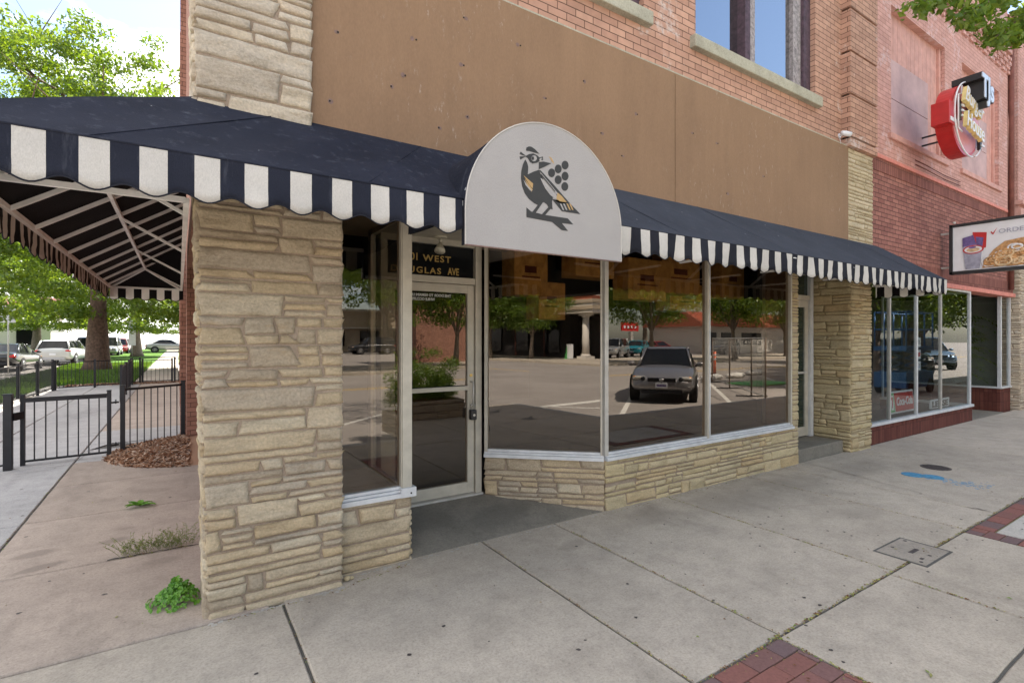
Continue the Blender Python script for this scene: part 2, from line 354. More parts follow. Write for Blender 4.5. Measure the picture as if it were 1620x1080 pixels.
# ------------------------------------------------------------------ mesh helpers
class MB:
    def __init__(s): s.v = []; s.f = []; s.mi = []; s.sm = []; s.mats = []
    def mat(s, m):
        if m not in s.mats: s.mats.append(m)
        return s.mats.index(m)
    def add(s, vs, fs, m, smooth=False):
        o = len(s.v); k = s.mat(m); s.v.extend([tuple(v) for v in vs])
        for f in fs: s.f.append([i+o for i in f]); s.mi.append(k); s.sm.append(smooth)
    def box(s, x0, x1, y0, y1, z0, z1, m, M=None):
        vs = [Vector(p) for p in ((x0, y0, z0), (x1, y0, z0), (x1, y1, z0), (x0, y1, z0), (x0, y0, z1), (x1, y0, z1), (x1, y1, z1), (x0, y1, z1))]
        if M: vs = [M @ v for v in vs]
        s.add(vs, [(0, 3, 2, 1), (4, 5, 6, 7), (0, 1, 5, 4), (1, 2, 6, 5), (2, 3, 7, 6), (3, 0, 4, 7)], m)
    def bbox(s, x0, x1, y0, y1, z0, z1, m, b=.004, M=None):   # chamfered box
        vs = []; x = (x0, x1); y = (y0, y1); z = (z0, z1)
        bm = bmesh.new()
        bmesh.ops.create_cube(bm, size=1)
        for v in bm.verts: v.co = Vector((x[v.co.x > 0], y[v.co.y > 0], z[v.co.z > 0]))
        bmesh.ops.bevel(bm, geom=bm.edges[:], offset=b, segments=2, affect='EDGES', profile=.6)
        bm.verts.ensure_lookup_table()
        vs = [(M @ v.co) if M else v.co.copy() for v in bm.verts]; fs = [[q.index for q in f.verts] for f in bm.faces]
        bm.free(); s.add(vs, fs, m)
    def poly(s, pts, m): s.add(pts, [tuple(range(len(pts)))], m)
    def prism(s, pts, d, m):      # pts: 3D polygon, d: extrusion vector
        n = len(pts); d = Vector(d); a = [Vector(p) for p in pts]; nn = Vector((0, 0, 0))
        for i in range(n): nn += a[i].cross(a[(i+1) % n])
        if nn.dot(d) > 0: a.reverse()
        vs = a+[p+d for p in a]
        fs = [tuple(range(n)), tuple(range(2*n-1, n-1, -1))]+[(i, i+n, (i+1) % n+n, (i+1) % n) for i in range(n)]
        s.add(vs, fs, m)
    def tube(s, pts, r, m, n=10, cap=True, smooth=True):
        pts = [Vector(p) for p in pts]; rs = r if hasattr(r, '__len__') else [r]*len(pts)
        vs = []; fs = []; up = None
        for i, p in enumerate(pts):
            t = (pts[min(i+1, len(pts)-1)]-pts[max(i-1, 0)]).normalized()
            if up is None: up = t.orthogonal().normalized()
            up = (up-t*up.dot(t)).normalized(); w = t.cross(up)
            for k in range(n): a = 2*PI*k/n; vs.append(p+(up*math.cos(a)+w*math.sin(a))*rs[i])
        for i in range(len(pts)-1):
            for k in range(n): fs.append((i*n+k, i*n+(k+1) % n, (i+1)*n+(k+1) % n, (i+1)*n+k))
        if cap: fs.append(tuple(range(n-1, -1, -1))); fs.append(tuple((len(pts)-1)*n+k for k in range(n)))
        s.add(vs, fs, m, smooth)
    def bar(s, a, b, w, h, m, up=(0, 0, 1)):   # rectangular bar
        a = Vector(a); b = Vector(b); t = (b-a).normalized(); u = Vector(up); u = (u-t*u.dot(t)).normalized(); q = t.cross(u)
        vs = [p+q*sx*w/2+u*sz*h/2 for p in (a, b) for sx, sz in ((-1, -1), (1, -1), (1, 1), (-1, 1))]
        s.add(vs, [(0, 1, 2, 3), (7, 6, 5, 4), (0, 4, 5, 1), (1, 5, 6, 2), (2, 6, 7, 3), (3, 7, 4, 0)], m)
    def disc(s, c, r, axis, th, m, n=24, rx=None):
        c = Vector(c); ax = Vector(axis).normalized(); u = Vector((0, 0, 1)) if abs(ax.z) < .9 else Vector((1, 0, 0)); u = (u-ax*u.dot(ax)).normalized(); w = ax.cross(u)
        s.prism([c+u*math.cos(2*PI*k/n)*r+w*math.sin(2*PI*k/n)*(rx or r) for k in range(n)], ax*th, m)
    def sphere(s, c, rad, m, n=12, k=8):
        c = Vector(c); rr = rad if hasattr(rad, '__len__') else (rad,)*3; vs = []; fs = []
        for i in range(k+1):
            th = PI*i/k
            for j in range(n): a = 2*PI*j/n; vs.append(c+Vector((rr[0]*math.sin(th)*math.cos(a), rr[1]*math.sin(th)*math.sin(a), rr[2]*math.cos(th))))
        for i in range(k):
            for j in range(n): fs.append((i*n+j, (i+1)*n+j, (i+1)*n+(j+1) % n, i*n+(j+1) % n))
        s.add(vs, fs, m, True)
    def build(s, name, parent=None, local=False):
        me = bpy.data.meshes.new(name); me.from_pydata(s.v, [], s.f)
        for k in s.mats: me.materials.append(MATS[k])
        me.polygons.foreach_set('material_index', s.mi); me.polygons.foreach_set('use_smooth', s.sm)
        me.update(); o = bpy.data.objects.new(name, me); C.objects.link(o)
        if parent:
            o.parent = parent
            if not local: o.matrix_parent_inverse = Matrix.Translation(-Vector(parent.location)) if parent.rotation_euler.z == 0 else (Matrix.Translation(parent.location) @ Matrix.Rotation(parent.rotation_euler.z, 4, 'Z')).inverted()
        return o
def tag(o, label=None, cat=None, group=None, kind=None):
    if label: o['label'] = label
    if cat: o['category'] = cat
    if group: o['group'] = group
    if kind: o['kind'] = kind
    return o
def empty(name, loc, label, cat, group=None, rz=0):
    o = bpy.data.objects.new(name, None); C.objects.link(o); o.location = loc; o.rotation_euler = (0, 0, rz); o.empty_display_size = .2
    return tag(o, label, cat, group)
def copy_tree(o, parent=None):
    c = o.copy(); C.objects.link(c)
    if parent: c.parent = parent
    for ch in list(o.children): copy_tree(ch, c)
    return c
def text_mesh(txt, size, depth=.004, font_shear=0., spacing=1., bold=0.):
    cu = bpy.data.curves.new('t', 'FONT'); cu.body = txt; cu.size = size; cu.extrude = depth/2; cu.align_x = 'LEFT'; cu.align_y = 'BOTTOM_BASELINE'
    cu.shear = font_shear; cu.space_character = spacing; cu.offset = bold; cu.resolution_u = 3
    o = bpy.data.objects.new('t', cu); C.objects.link(o); bpy.context.view_layer.update()
    me = bpy.data.meshes.new_from_object(o.evaluated_get(bpy.context.evaluated_depsgraph_get()))
    vs = [v.co.copy() for v in me.vertices]; fs = [tuple(p.vertices) for p in me.polygons]
    bpy.data.objects.remove(o); bpy.data.curves.remove(cu); bpy.data.meshes.remove(me)
    return vs, fs
def add_text(mb, txt, size, M, m, depth=.004, fit=None, **k):   # fit: (width, height)
    vs, fs = text_mesh(txt, size, depth, **k)
    x0 = min(v.x for v in vs); x1 = max(v.x for v in vs); y0 = min(v.y for v in vs); y1 = max(v.y for v in vs)
    for v in vs:
        v.x -= x0; v.y -= y0
        if fit: v.x *= fit[0]/(x1-x0); v.y *= fit[1]/(y1-y0)
    mb.add([M @ v for v in vs], fs, m)
FRONT = lambda x, y, z: Matrix.Translation((x, y, z)) @ Matrix.Rotation(PI/2, 4, 'X')     # faces -Y, reads +X

# irregular ledgestone: u along, v up, w outwards
def ledgestone(mb, org, udir, wdir, Lx, Hz, m, seed, mort='mortar', depth=.1, ulean=0., wlean=0., courses=(.09, .19), clip=None, rough=1.):
    rnd = random.Random(seed); org = Vector(org); U = Vector(udir); Wd = Vector(wdir); V = Vector((0, 0, 1))
    def P(u, v, w):
        return org+U*(u+ulean*(1-u/Lx)*(v/Hz))+V*v+Wd*(w+wlean*(v/Hz))
    q = [P(.011, 0, -.004), P(Lx-.011, 0, -.004), P(Lx-.011, Hz, -.004), P(.011, Hz, -.004)]
    mb.prism(q, -Wd*depth, mort)
    def stone(u0, u1, v0, v1):
        g = .0065; u0 += g*rnd.uniform(.6, 1.5); u1 -= g*rnd.uniform(.6, 1.5); v0 += g*rnd.uniform(.5, 1.3); v1 -= g*rnd.uniform(.5, 1.3)
        if u1-u0 < .02 or v1-v0 < .012: return
        nu = max(3, int((u1-u0)/.024)+2)+2; nv = max(3, int((v1-v0)/.018)+2)+2; ea = min(.0045/(u1-u0), .2); eb = min(.0040/(v1-v0), .2); p = rnd.uniform(.007, .018)*rough; so = Vector((rnd.uniform(0, 90), rnd.uniform(0, 90), 0))
        tl = rnd.uniform(-.03, .03)*min(1, (v1-v0)/.08)*.3; sk0 = rnd.uniform(-.012, .012); sk1 = rnd.uniform(-.012, .012); tw = rnd.uniform(-.12, .12)
        if rnd.random() < .12: sk1 = rnd.uniform(-.05, .02)
        vs = []; fs = []
        for j in range(nv):
            b = 0 if j == 0 else 1 if j == nv-1 else eb+(1-2*eb)*(j-1)/(nv-3)
            for i in range(nu):
                a = 0 if i == 0 else 1 if i == nu-1 else ea+(1-2*ea)*(i-1)/(nu-3)
                e = min(a*(u1-u0), (1-a)*(u1-u0), b*(v1-v0), (1-b)*(v1-v0)); edge = min(1, e/.011)
                uu = u0+a*(u1-u0)+(sk0*(1-a)+sk1*a)*(b-.5)*2; vv = v0+b*(v1-v0)+tl*(a-.5)
                nn = noise.noise(Vector((uu*7, vv*20, 0))+so); n2 = noise.noise(Vector((uu*25, vv*55, 3))+so); n3 = noise.noise(Vector((uu*3, vv*7, 8))+so)
                w = p*(edge**.30)+(nn*.008+n2*.005+n3*.006)*rough*edge+tw*(b-.5)*(v1-v0)*edge*.5-.002*(edge < .01)
                if edge < 1: uu += noise.noise(Vector((uu*18, vv*18, 5))+so)*.005; vv += noise.noise(Vector((uu*14, vv*14, 9))+so)*.005
                vs.append(P(uu, vv, max(w, -.002)))
        for j in range(nv-1):
            for i in range(nu-1): k = j*nu+i; fs.append((k, k+1, k+nu+1, k+nu))
        # skirt back to the mortar
        ring = [i for i in range(nu)]+[j*nu+nu-1 for j in range(1, nv)]+[(nv-1)*nu+i for i in range(nu-2, -1, -1)]+[j*nu for j in range(nv-2, 0, -1)]
        o = len(vs); vs += [vs[i]-Wd*.012 for i in ring]; n = len(ring)
        for k in range(n): fs.append((ring[k], o+k, o+(k+1) % n, ring[(k+1) % n]))
        if U.cross(V).dot(Wd) < 0: fs = [tuple(reversed(f)) for f in fs]
        mb.add(vs, fs, m, True)
    v = 0
    while v < Hz-.02:
        h = rnd.uniform(*courses)
        if Hz-v-h < .06: h = Hz-v
        u = 0
        while u < Lx-.01:
            l = rnd.uniform(.16, .62)*(1 if rnd.random() < .8 else .45)
            if Lx-u-l < .1: l = Lx-u
            k = rnd.random()
            if k < .24 or h < .065: stone(u, u+l, v, v+h)
            else:
                parts = 2 if (k < .66 or h < .12) else 3; cuts = sorted([rnd.uniform(.28, .72) for _ in range(parts-1)]); cuts = [0]+cuts+[1]
                if parts == 3: cuts = [0, rnd.uniform(.25, .4), rnd.uniform(.6, .75), 1]
                for i in range(parts):
                    if l > .25 and rnd.random() < .55:
                        s_ = u+l*rnd.uniform(.3, .7); stone(u, s_, v+h*cuts[i], v+h*cuts[i+1]); stone(s_, u+l, v+h*cuts[i], v+h*cuts[i+1])
                    else: stone(u, u+l, v+h*cuts[i], v+h*cuts[i+1])
            u += l
        v += h

# ================================================================== GROUND
def struct(mb, name): o = mb.build(name); o['kind'] = 'structure'; return o
g = MB(); g.box(-300, 300, -300, 300, -.6, -.15, 'asphalt'); struct(g, 'road')
rnd = random.Random(5)
def slab(mb, x0, x1, y0, y1, m, z=0., gap=.0075, th=.02):
    # slab with a rounded arris so the joints read as worn grooves
    x0 += gap; x1 -= gap; y0 += gap; y1 -= gap; b = .007
    def wob(a, b_, fixed, ax, zz, inw):
        n = max(2, int(abs(b_-a)/.12)); out_ = []
        for i in range(n):
            q = a+(b_-a)*i/n; w = (noise.noise(Vector((q*4, fixed*3, 1)))*.004+noise.noise(Vector((q*19, fixed*3, 4)))*.0022) if 0 < i else 0
            out_.append((q, fixed+w+inw, zz) if ax == 0 else (fixed+w+inw, q, zz))
        return out_
    def ring(zz, d):
        return wob(x0+d, x1-d, y0, 0, zz, d)+wob(y0+d, y1-d, x1, 1, zz, -d)+wob(x1-d, x0+d, y1, 0, zz, -d)+wob(y1-d, y0+d, x0, 1, zz, d)
    a = ring(z-th, 0); b1 = ring(z-b, 0); c = ring(z, b); n = len(a)
    vs = a+b1+c; fs = [(i, (i+1) % n, (i+1) % n+n, i+n) for i in range(n)]+[(i+n, (i+1) % n+n, (i+1) % n+2*n, i+2*n) for i in range(n)]+[tuple(2*n+i for i in range(n))]
    mb.add(vs, fs, m)
base = MB(); base.box(-3.32, 60, -.75, 3.40, -.155, -.014, 'concrete_dark'); base.box(-3.32, .45, 3.40, 24, -.155, -.014, 'concrete_dark'); struct(base, 'sidewalk_base')
sw = MB()
XJ = [-3.3, -2.2, -1.1, .515, 1.95, 2.65, 4.02, 5.38, 6.1, 7.8, 9.4, 11., 12.6, 14.2, 15.8, 17.4, 19, 20.6, 22.2, 23.8, 25.4, 27, 30, 35, 40, 50, 60]
XB = [-3.3, -2.2, -1.1, .515, 1.95, 2.62, 3.94, 5.30, 7.13, 9.4, 11., 12.6, 14.2, 15.8, 17.4, 19, 20.6, 22.2, 23.8, 25.4, 27, 30, 35, 40, 50, 60]
for a, b in zip(XJ[:-1], XJ[1:]):
    if b > .6: slab(sw, a, b, 1.49, 3.44, 'concrete')
    else: slab(sw, a, b, 1.49, 3.25, 'concrete')
for a, b in zip(XB[:-1], XB[1:]):
    if abs(a-1.95) < .01:      # brick paver square starts here
        slab(sw, a, b, -.60, .30, 'concrete'); continue
    if abs(a-5.30) < .01: slab(sw, a, b, -.60, .55, 'concrete'); continue
    slab(sw, a, b, .76, 1.49, 'concrete'); slab(sw, a, b, -.60, .76, 'concrete')
slab(sw, 12.66, 14.66, 3.44, 5.6, 'concrete_ramp', .002); struct(sw, 'sidewalk')
ss = MB()
YS = [3.25, 4.55, 5.83, 7.1, 8.36, 9.7, 11, 12.3, 13.6, 15, 16.4, 17.8, 19.2, 20.6, 21.8]
for i, (a, b) in enumerate(zip(YS[:-1], YS[1:])): slab(ss, -1.1, .45, a, b, 'concrete_side' if i not in (4, 5) else 'concrete_blue', gap=.009)
YB = [3.25, 5.80, 8.3, 10.8, 13.2, 15.6, 18., 20., 21.8]
for a, b in zip(YB[:-1], YB[1:]): slab(ss, -2.25, -1.1, a, b, 'concrete_blue'); slab(ss, -3.3, -2.25, a, b, 'concrete_blue')
struct(ss, 'side_sidewalk')
kb = MB(); kb.box(-3.34, 60, -.76, -.60, -.3, .0, 'curb'); kb.box(-3.45, -3.30, 3.2, 22, -.3, .06, 'curb'); struct(kb, 'curb')
rp = MB()   # sloping floor of the entrance
P_ = [(1.38, 3.425), (3.22, 3.43), (2.45, 4.17), (2.45, 4.40), (1.38, 4.40), (1.38, 4.17)]
z_ = [.002, .002, .095, .10, .10, .095]
rp.add([(x, y, z) for (x, y), z in zip(P_, z_)]+[(x, y, -.05) for x, y in P_], [(0, 1, 2, 5), (5, 2, 3, 4), (0, 6, 7, 1)], 'concrete_ramp'); struct(rp, 'entrance_ramp')
ln = MB()
def lawn_patch(x0, x1, y0, y1, z): ln.box(x0, x1, y0, y1, -.2, z, 'lawn')
lawn_patch(-5.4, -1.35, 22.6, 95, .03); lawn_patch(-4.9, -3.45, 3, 22.6, .02); lawn_patch(-60, -12.6, 30, 120, .02); lawn_patch(.0, .6, 40, 95, .03)
struct(ln, 'lawn')
pth = MB(); pth.box(-1.33, -.02, 22.6, 95, -.2, .01, 'concrete'); pth.box(-60, 60, -24, -17.2, -.2, -.02, 'concrete'); struct(pth, 'far_path')
mk = MB()     # parking bay lines and the street centre line
def line(a, b, w, m, z=-.146):
    a = Vector((*a, z)); b = Vector((*b, z)); t = (b-a).normalized(); q = Vector((-t.y, t.x, 0))*w/2; mk.add([a-q, b-q, b+q, a+q], [(0, 1, 2, 3)], m)
for x in (-4, -.2, 3.8, 7.8, 11.8, 15.8, 19.8): line((x, -.95), (x+6.7, -6.7), .12, 'marking')
for k in range(6): line((8.6-k*.5-1.6, -1.8-k*.8), (10.1-k*.5-.9-1.6, -1.8-k*.8), .1, 'marking')
line((-2, -10.4), (80, -10.4), .12, 'marking_yellow'); line((-2, -10.7), (80, -10.7), .12, 'marking_yellow'); line((-80, -10.4), (-14, -10.4), .12, 'marking_yellow')
line((-3.2, -1.), (-3.2, -16), .3, 'marking')
struct(mk, 'road_markings')

# brick pavers in the sidewalk
def pavers(name, rects, clip=None):
    mb = MB()
    for (x0, x1, y0, y1) in rects:
        mb.box(x0, x1, y0, y1, -.05, -.012, 'litter')
        ny = max(1, round((y1-y0)/.104)); nx = max(1, round((x1-x0)/.206))
        hy = (y1-y0)/ny
        for j in range(ny):
            y = y1-(j+1)*hy; off = 0 if j % 2 else -.103
            x = x0+off
            while x < x1-.01:
                a = max(x, x0); b = min(x+.206, x1)
                if b-a > .03:
                    zt = rnd.uniform(-.003, .001); mb.bbox(a+.003, b-.003, y+.003, y+hy-.003, -.05, zt, 'paver', .005)
                x += .206
    return struct(mb, name)
pavers('brick_paving', [(1.96, 2.61, .31, 1.48)])
pavers('brick_paving', [(5.31, 5.50, .56, 1.48), (5.50, 7.12, 1.35, 1.48), (6.95, 7.12, .56, 1.35)])
mb = MB(); mb.bbox(5.51, 6.94, .56, 1.34, -.05, -.001, 'concrete_pale', .008); struct(mb, 'paving_slab')

# ================================================================== CORNER BUILDING
WY = 3.40
cb = empty('corner_building', (4, 3.4, 0), 'two storey salmon brick corner building with stone piers and a brown fascia over the shop', 'building')
def part(mb, name, par, label=None):
    o = mb.build(name, par)
    if label: o['label'] = label
    return o
def wall_xz(mb, x0, x1, z0, z1, y, depth, m, holes=()):    # wall facing -Y with rectangular openings, reveal depth
    xs = sorted({x0, x1, *[h[0] for h in holes], *[h[1] for h in holes]}); zs = sorted({z0, z1, *[h[2] for h in holes], *[h[3] for h in holes]})
    for a, b in zip(xs[:-1], xs[1:]):
        for c_, d in zip(zs[:-1], zs[1:]):
            if any(h[0] <= a and b <= h[1] and h[2] <= c_ and d <= h[3] for h in holes): continue
            mb.add([(a, y, c_), (b, y, c_), (b, y, d), (a, y, d)], [(0, 1, 2, 3)], m)
    for h in holes:
        a, b, c_, d = h[:4]; k = y+depth
        mb.add([(a, y, c_), (a, k, c_), (a, k, d), (a, y, d)], [(0, 1, 2, 3)], m); mb.add([(b, y, c_), (b, y, d), (b, k, d), (b, k, c_)], [(0, 1, 2, 3)], m)
        mb.add([(a, y, d), (a, k, d), (b, k, d), (b, y, d)], [(0, 1, 2, 3)], m); mb.add([(a, y, c_), (b, y, c_), (b, k, c_), (a, k, c_)], [(0, 1, 2, 3)], m)
W1 = (1.33, 3.72, 4.655, 7.25); W2 = (4.485, 6.88, 4.655, 7.25)
mb = MB(); wall_xz(mb, .10, 7.66, 2.46, 8.6, WY+.02, .30, 'brick_salmon', [W1, W2]); mb.box(.12, 8.33, 3.46, 33, 8.45, 8.6, 'limestone')
part(mb, 'front_wall', cb)
mb = MB(); mb.box(.25, .42, 3.75, 8.95, 0, 2.6, 'brick_side'); mb.box(.10, .43, 3.75, 8.95, 2.6, 8.6, 'brick_side'); mb.box(.10, .42, 8.95, 33, 0, 8.6, 'brick_side'); mb.box(.10, 8.33, 32.7, 33, 0, 8.6, 'brick_side')
for y in (9.9, 14.3, 18.7, 23.1, 27.5): mb.box(.02, .10, y-.25, y+.25, 0, 8.6, 'brick_side')
part(mb, 'side_wall', cb, 'dark red brick wall along the side street')
for y in (11.9, 16.4):
    mb = MB(); mb.bbox(.085, .104, y, y+1.2, .9, 2.2, 'white_paint', .003); part(mb, 'window_board', cb)
# pier at the corner
mb = MB(); ledgestone(mb, (.13, 3.30, -.03), (1, 0, 0), (0, -1, 0), .745, 2.5, 'stone_grey', 11, depth=.12, ulean=-.055, courses=(.08, .17))
ledgestone(mb, (.13, 3.72, -.03), (0, -1, 0), (-1, 0, 0), .42, 2.5, 'stone_grey', 12, depth=.05, wlean=.055, courses=(.10, .20))
ledgestone(mb, (.075, 3.30, 2.47), (1, 0, 0), (0, -1, 0), .615, 3.4, 'stone_light', 13, depth=.12, ulean=-.03, courses=(.11, .22), mort='mortar')
ledgestone(mb, (.075, 3.72, 2.47), (0, -1, 0), (-1, 0, 0), .42, 3.4, 'stone_light', 14, depth=.05, wlean=.03, courses=(.11, .22))
mb.box(.16, .875, 3.42, 3.75, -.05, 2.47, 'mortar')
part(mb, 'stone_pier', cb, 'thick cream ledgestone pier at the street corner')
# bulkhead under the left window and reveal at the entrance
mb = MB(); ledgestone(mb, (.875, 3.425, -.03), (1, 0, 0), (0, -1, 0), .50, .50, 'stone_grey', 21, depth=.1, courses=(.09, .16))
ledgestone(mb, (1.375, 3.425, -.03), (0, 1, 0), (1, 0, 0), .85, .50, 'stone_grey', 22, depth=.05, courses=(.09, .16))
mb.box(.88, 1.33, 3.5, 4.3, 0, .47, 'mortar'); part(mb, 'bulkhead', cb)
mb = MB(); ledgestone(mb, (3.225, 3.425, -.03), (1, 0, 0), (0, -1, 0), 3.255, .50, 'stone_yellow', 23, depth=.1, courses=(.08, .15))
sp = Vector((2.40, 4.18, -.03)); ep = Vector((3.225, 3.425, -.03)); sv = (ep-sp); slen = sv.length; sv.normalize(); sn = Vector((-.675, -.737, 0)); sn = Vector((sv.y, -sv.x, 0)); 
ledgestone(mb, sp, sv, sn, slen, .50, 'stone_grey', 24, depth=.08, courses=(.08, .14))
part(mb, 'bulkhead', cb)
mb = MB(); ledgestone(mb, (6.335, 3.425, .47), (1, 0, 0), (0, -1, 0), .145, 2.0, 'stone_yellow', 25, depth=.1, courses=(.05, .12))
ledgestone(mb, (6.48, 3.43, -.03), (0, 1, 0), (1, 0, 0), .40, 2.5, 'stone_yellow', 26, depth=.05, courses=(.06, .14)); part(mb, 'stone_jamb', cb)
# right pier
mb = MB(); ledgestone(mb, (7.71, 3.36, -.03), (1, 0, 0), (0, -1, 0), .60, 2.52, 'stone_yellow', 31, depth=.1, courses=(.07, .15), mort='mortar_yellow')
ledgestone(mb, (7.71, 3.95, -.03), (0, -1, 0), (-1, 0, 0), .59, 2.52, 'stone_yellow', 32, depth=.1, courses=(.08, .17), mort='mortar_yellow')
ledgestone(mb, (7.60, 3.36, 2.49), (1, 0, 0), (0, -1, 0), .76, 1.66, 'stone_upper_yellow', 33, depth=.1, courses=(.05, .11), mort='mortar_yellow', rough=.6)
ledgestone(mb, (7.60, 3.42, 2.49), (0, -1, 0), (-1, 0, 0), .06, 1.66, 'stone_upper_yellow', 34, depth=.02, courses=(.05, .11), mort='mortar_yellow', rough=.6)
mb.box(7.79, 8.30, 3.45, 4.0, 0, 4.1, 'mortar_yellow'); part(mb, 'stone_pier', cb, 'yellowish ledgestone pier beside the second entrance')
# brick pilaster with rusticated recesses
mb = MB(); z0 = 4.15; zs = [4.27, 4.848, 5.425, 6.003, 6.58, 7.157, 7.735, 8.31, 8.65]
prev = z0
for z in zs:
    mb.box(7.56, 8.36, 3.30, 3.60, prev, z-.02, 'brick_salmon'); mb.box(7.60, 8.36, 3.34, 3.60, z-.02, z+.012, 'dark_hole'); prev = z+.012
part(mb, 'pilaster', cb)
# brown fascia boards
for i, (x0, x1) in enumerate(((.665, 4.075), (4.083, 7.60))):
    mb = MB(); mb.bbox(x0, x1, 3.345, 3.42, 2.47, 4.15, 'brown_panel', .004)
    pr_ = random.Random(3+i)
    # stubs of removed fixings
    pts = [(.98, 3.78), (1.20, 3.25), (1.38, 3.62), (1.30, 3.35), (1.75, 3.9), (1.75, 3.55), (1.78, 3.18), (2.25, 3.85), (2.5, 3.5), (2.25, 3.1), (2.9, 3.75), (3.1, 3.35), (3.35, 3.2), (3.55, 3.62), (1.55, 3.05), (.85, 3.5), (.8, 3.05)] if i == 0 else [(4.35, 3.62), (4.75, 3.6), (4.9, 3.1), (5.6, 3.4)]
    for (x, z) in pts:
        mb.disc((x+pr_.uniform(-.03, .03), 3.3455, z), pr_.uniform(.010, .018), (0, -1, 0), .0015, 'patch_mauve', 9, pr_.uniform(.012, .020)); mb.disc((x, 3.346, z), .006, (0, -1, 0), .006, 'dark_hole', 6)
    part(mb, 'fascia_panel', cb)
mb = MB(); mb.box(.60, 7.62, 3.35, 3.415, 4.152, 4.165, 'limestone'); part(mb, 'flashing', cb)
# upper windows
for (x0, x1, z0, z1), wide in ((W1, 0), (W2, 1)):
    fr = MB(); fy = WY+.10
    fr.bbox(x0, x0+.10, fy, fy+.12, z0, z1, 'wood_purple'); fr.bbox(x1-.16, x1, fy-.02, fy+.12, z0, z1, 'wood_purple'); fr.bbox(x1-.34, x1-.16, fy+.02, fy+.12, z0, z1, 'wood_frame_pale')
    mx_ = x0+.95; fr.bbox(mx_, mx_+.10, fy-.03, fy+.12, z0, z1, 'wood_purple'); fr.bbox(mx_+.10, mx_+.24, fy, fy+.12, z0, z1, 'wood_frame_pale')
    fr.bbox(x0, x1, fy+.03, fy+.1, z0, z0+.07, 'wood_purple'); fr.bbox(x0, x1, fy+.03, fy+.1, z0+1.4, z0+1.47, 'wood_purple')
    fo = part(fr, 'upper_window', cb)
    pn = MB(); pn.box(x0+.06, x1-.10, fy+.07, fy+.076, z0+.03, z1, 'glass_upper'); part(pn, 'pane', fo)
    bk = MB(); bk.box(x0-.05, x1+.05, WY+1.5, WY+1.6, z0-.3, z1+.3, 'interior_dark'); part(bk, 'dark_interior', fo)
    sb = MB(); sb.bbox(x0-.09, x1+.06, WY-.05, WY+.2, z0-.13, z0-.002, 'limestone', .012); part(sb, 'sill', fo)

# shop interior
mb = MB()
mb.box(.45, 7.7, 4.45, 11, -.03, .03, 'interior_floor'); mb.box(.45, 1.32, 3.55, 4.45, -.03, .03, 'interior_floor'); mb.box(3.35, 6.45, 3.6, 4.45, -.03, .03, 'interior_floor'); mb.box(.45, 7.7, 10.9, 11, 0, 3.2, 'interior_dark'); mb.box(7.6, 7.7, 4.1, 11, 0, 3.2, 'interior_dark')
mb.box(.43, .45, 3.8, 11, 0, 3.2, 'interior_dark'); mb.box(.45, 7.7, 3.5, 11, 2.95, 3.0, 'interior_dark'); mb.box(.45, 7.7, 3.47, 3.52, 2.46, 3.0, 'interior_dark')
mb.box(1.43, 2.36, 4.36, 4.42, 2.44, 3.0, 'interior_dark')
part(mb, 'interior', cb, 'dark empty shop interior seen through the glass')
mb = MB(); mb.box(3.26, 6.34, 3.52, 3.98, .40, .47, 'interior_floor'); part(mb, 'window_ledge', cb)

# soffit over the entrance
mb = MB(); mb.box(1.0, 3.2, 3.43, 4.5, 2.45, 2.50, 'alu_beige'); part(mb, 'soffit', cb)

# aluminium shop windows
fw = MB(); A_ = 'alu_beige'
ZS, ZT = .50, 2.46
def sillrun(mb, p, q, n):      # stepped double sill along p-q, outward normal n
    p = Vector((*p, 0)); q = Vector((*q, 0)); n = Vector((*n, 0)).normalized()
    for (o0, o1, z0, z1, m) in ((-.05, .050, .452, .482, 'alu_white'), (-.05, .030, .484, .500, 'alu_white'), (-.05, .012, .502, .522, 'alu_white')):
        pts = [p+n*o0, q+n*o0, q+n*o1, p+n*o1]; mb.prism([(a.x, a.y, z0) for a in pts], (0, 0, z1-z0), m)
def shopwin(name, p, q, n, mull, jamb=(.035, .035), label=None):
    p = Vector((*p, 0)); q = Vector((*q, 0)); n = Vector((*n, 0)).normalized(); t = (q-p).normalized(); Lw = (q-p).length
    fr = MB(); sillrun(fr, (p.x, p.y), (q.x, q.y), (n.x, n.y))
    def post(s, w, m=A_, d0=-.05, d1=.02):
        a = p+t*(s-w/2); b = p+t*(s+w/2); pts = [a+n*d0, b+n*d0, b+n*d1, a+n*d1]; fr.prism([(v.x, v.y, .50) for v in pts], (0, 0, ZT-.5), m)
    post(jamb[0]/2, jamb[0]); post(Lw-jamb[1]/2, jamb[1])
    for s in mull: post(s, .035); post(s+.018, .012, 'alu_white', -.01, .026)
    a = p; b = q; pts = [a-n*.04, b-n*.04, b+n*.012, a+n*.012]; fr.prism([(v.x, v.y, ZT-.05) for v in pts], (0, 0, .05), A_)
    o = part(fr, name, cb, label)
    gl = MB(); a = p-n*.012; b = q-n*.012; pts = [a, b, b-n*.006, a-n*.006]; gl.prism([(v.x, v.y, .51) for v in pts], (0, 0, ZT-.52), 'glass'); part(gl, 'pane', o)
    return o
GY = 3.44
shopwin('shop_window', (.885, GY), (1.31, GY), (0, -1), [], (.012, .012), 'narrow window left of the entrance')
shopwin('shop_window', (3.225, GY), (6.335, GY), (0, -1), [1.475], (.03, .03), 'wide window in two panes')
nrm = Vector((-.668, -.744)); spn = Vector((2.41, 4.18)); epn = Vector((3.225, 3.44)); tv = (epn-spn).normalized(); nrm = Vector((tv.y, -tv.x))
shopwin('shop_window', spn, epn, nrm, [], (.03, .03), 'angled window beside the door')
mb = MB(); mb.bbox(3.20, 3.245, GY-.04, GY+.02, .50, ZT, 'alu', .003); part(mb, 'corner_post', cb)
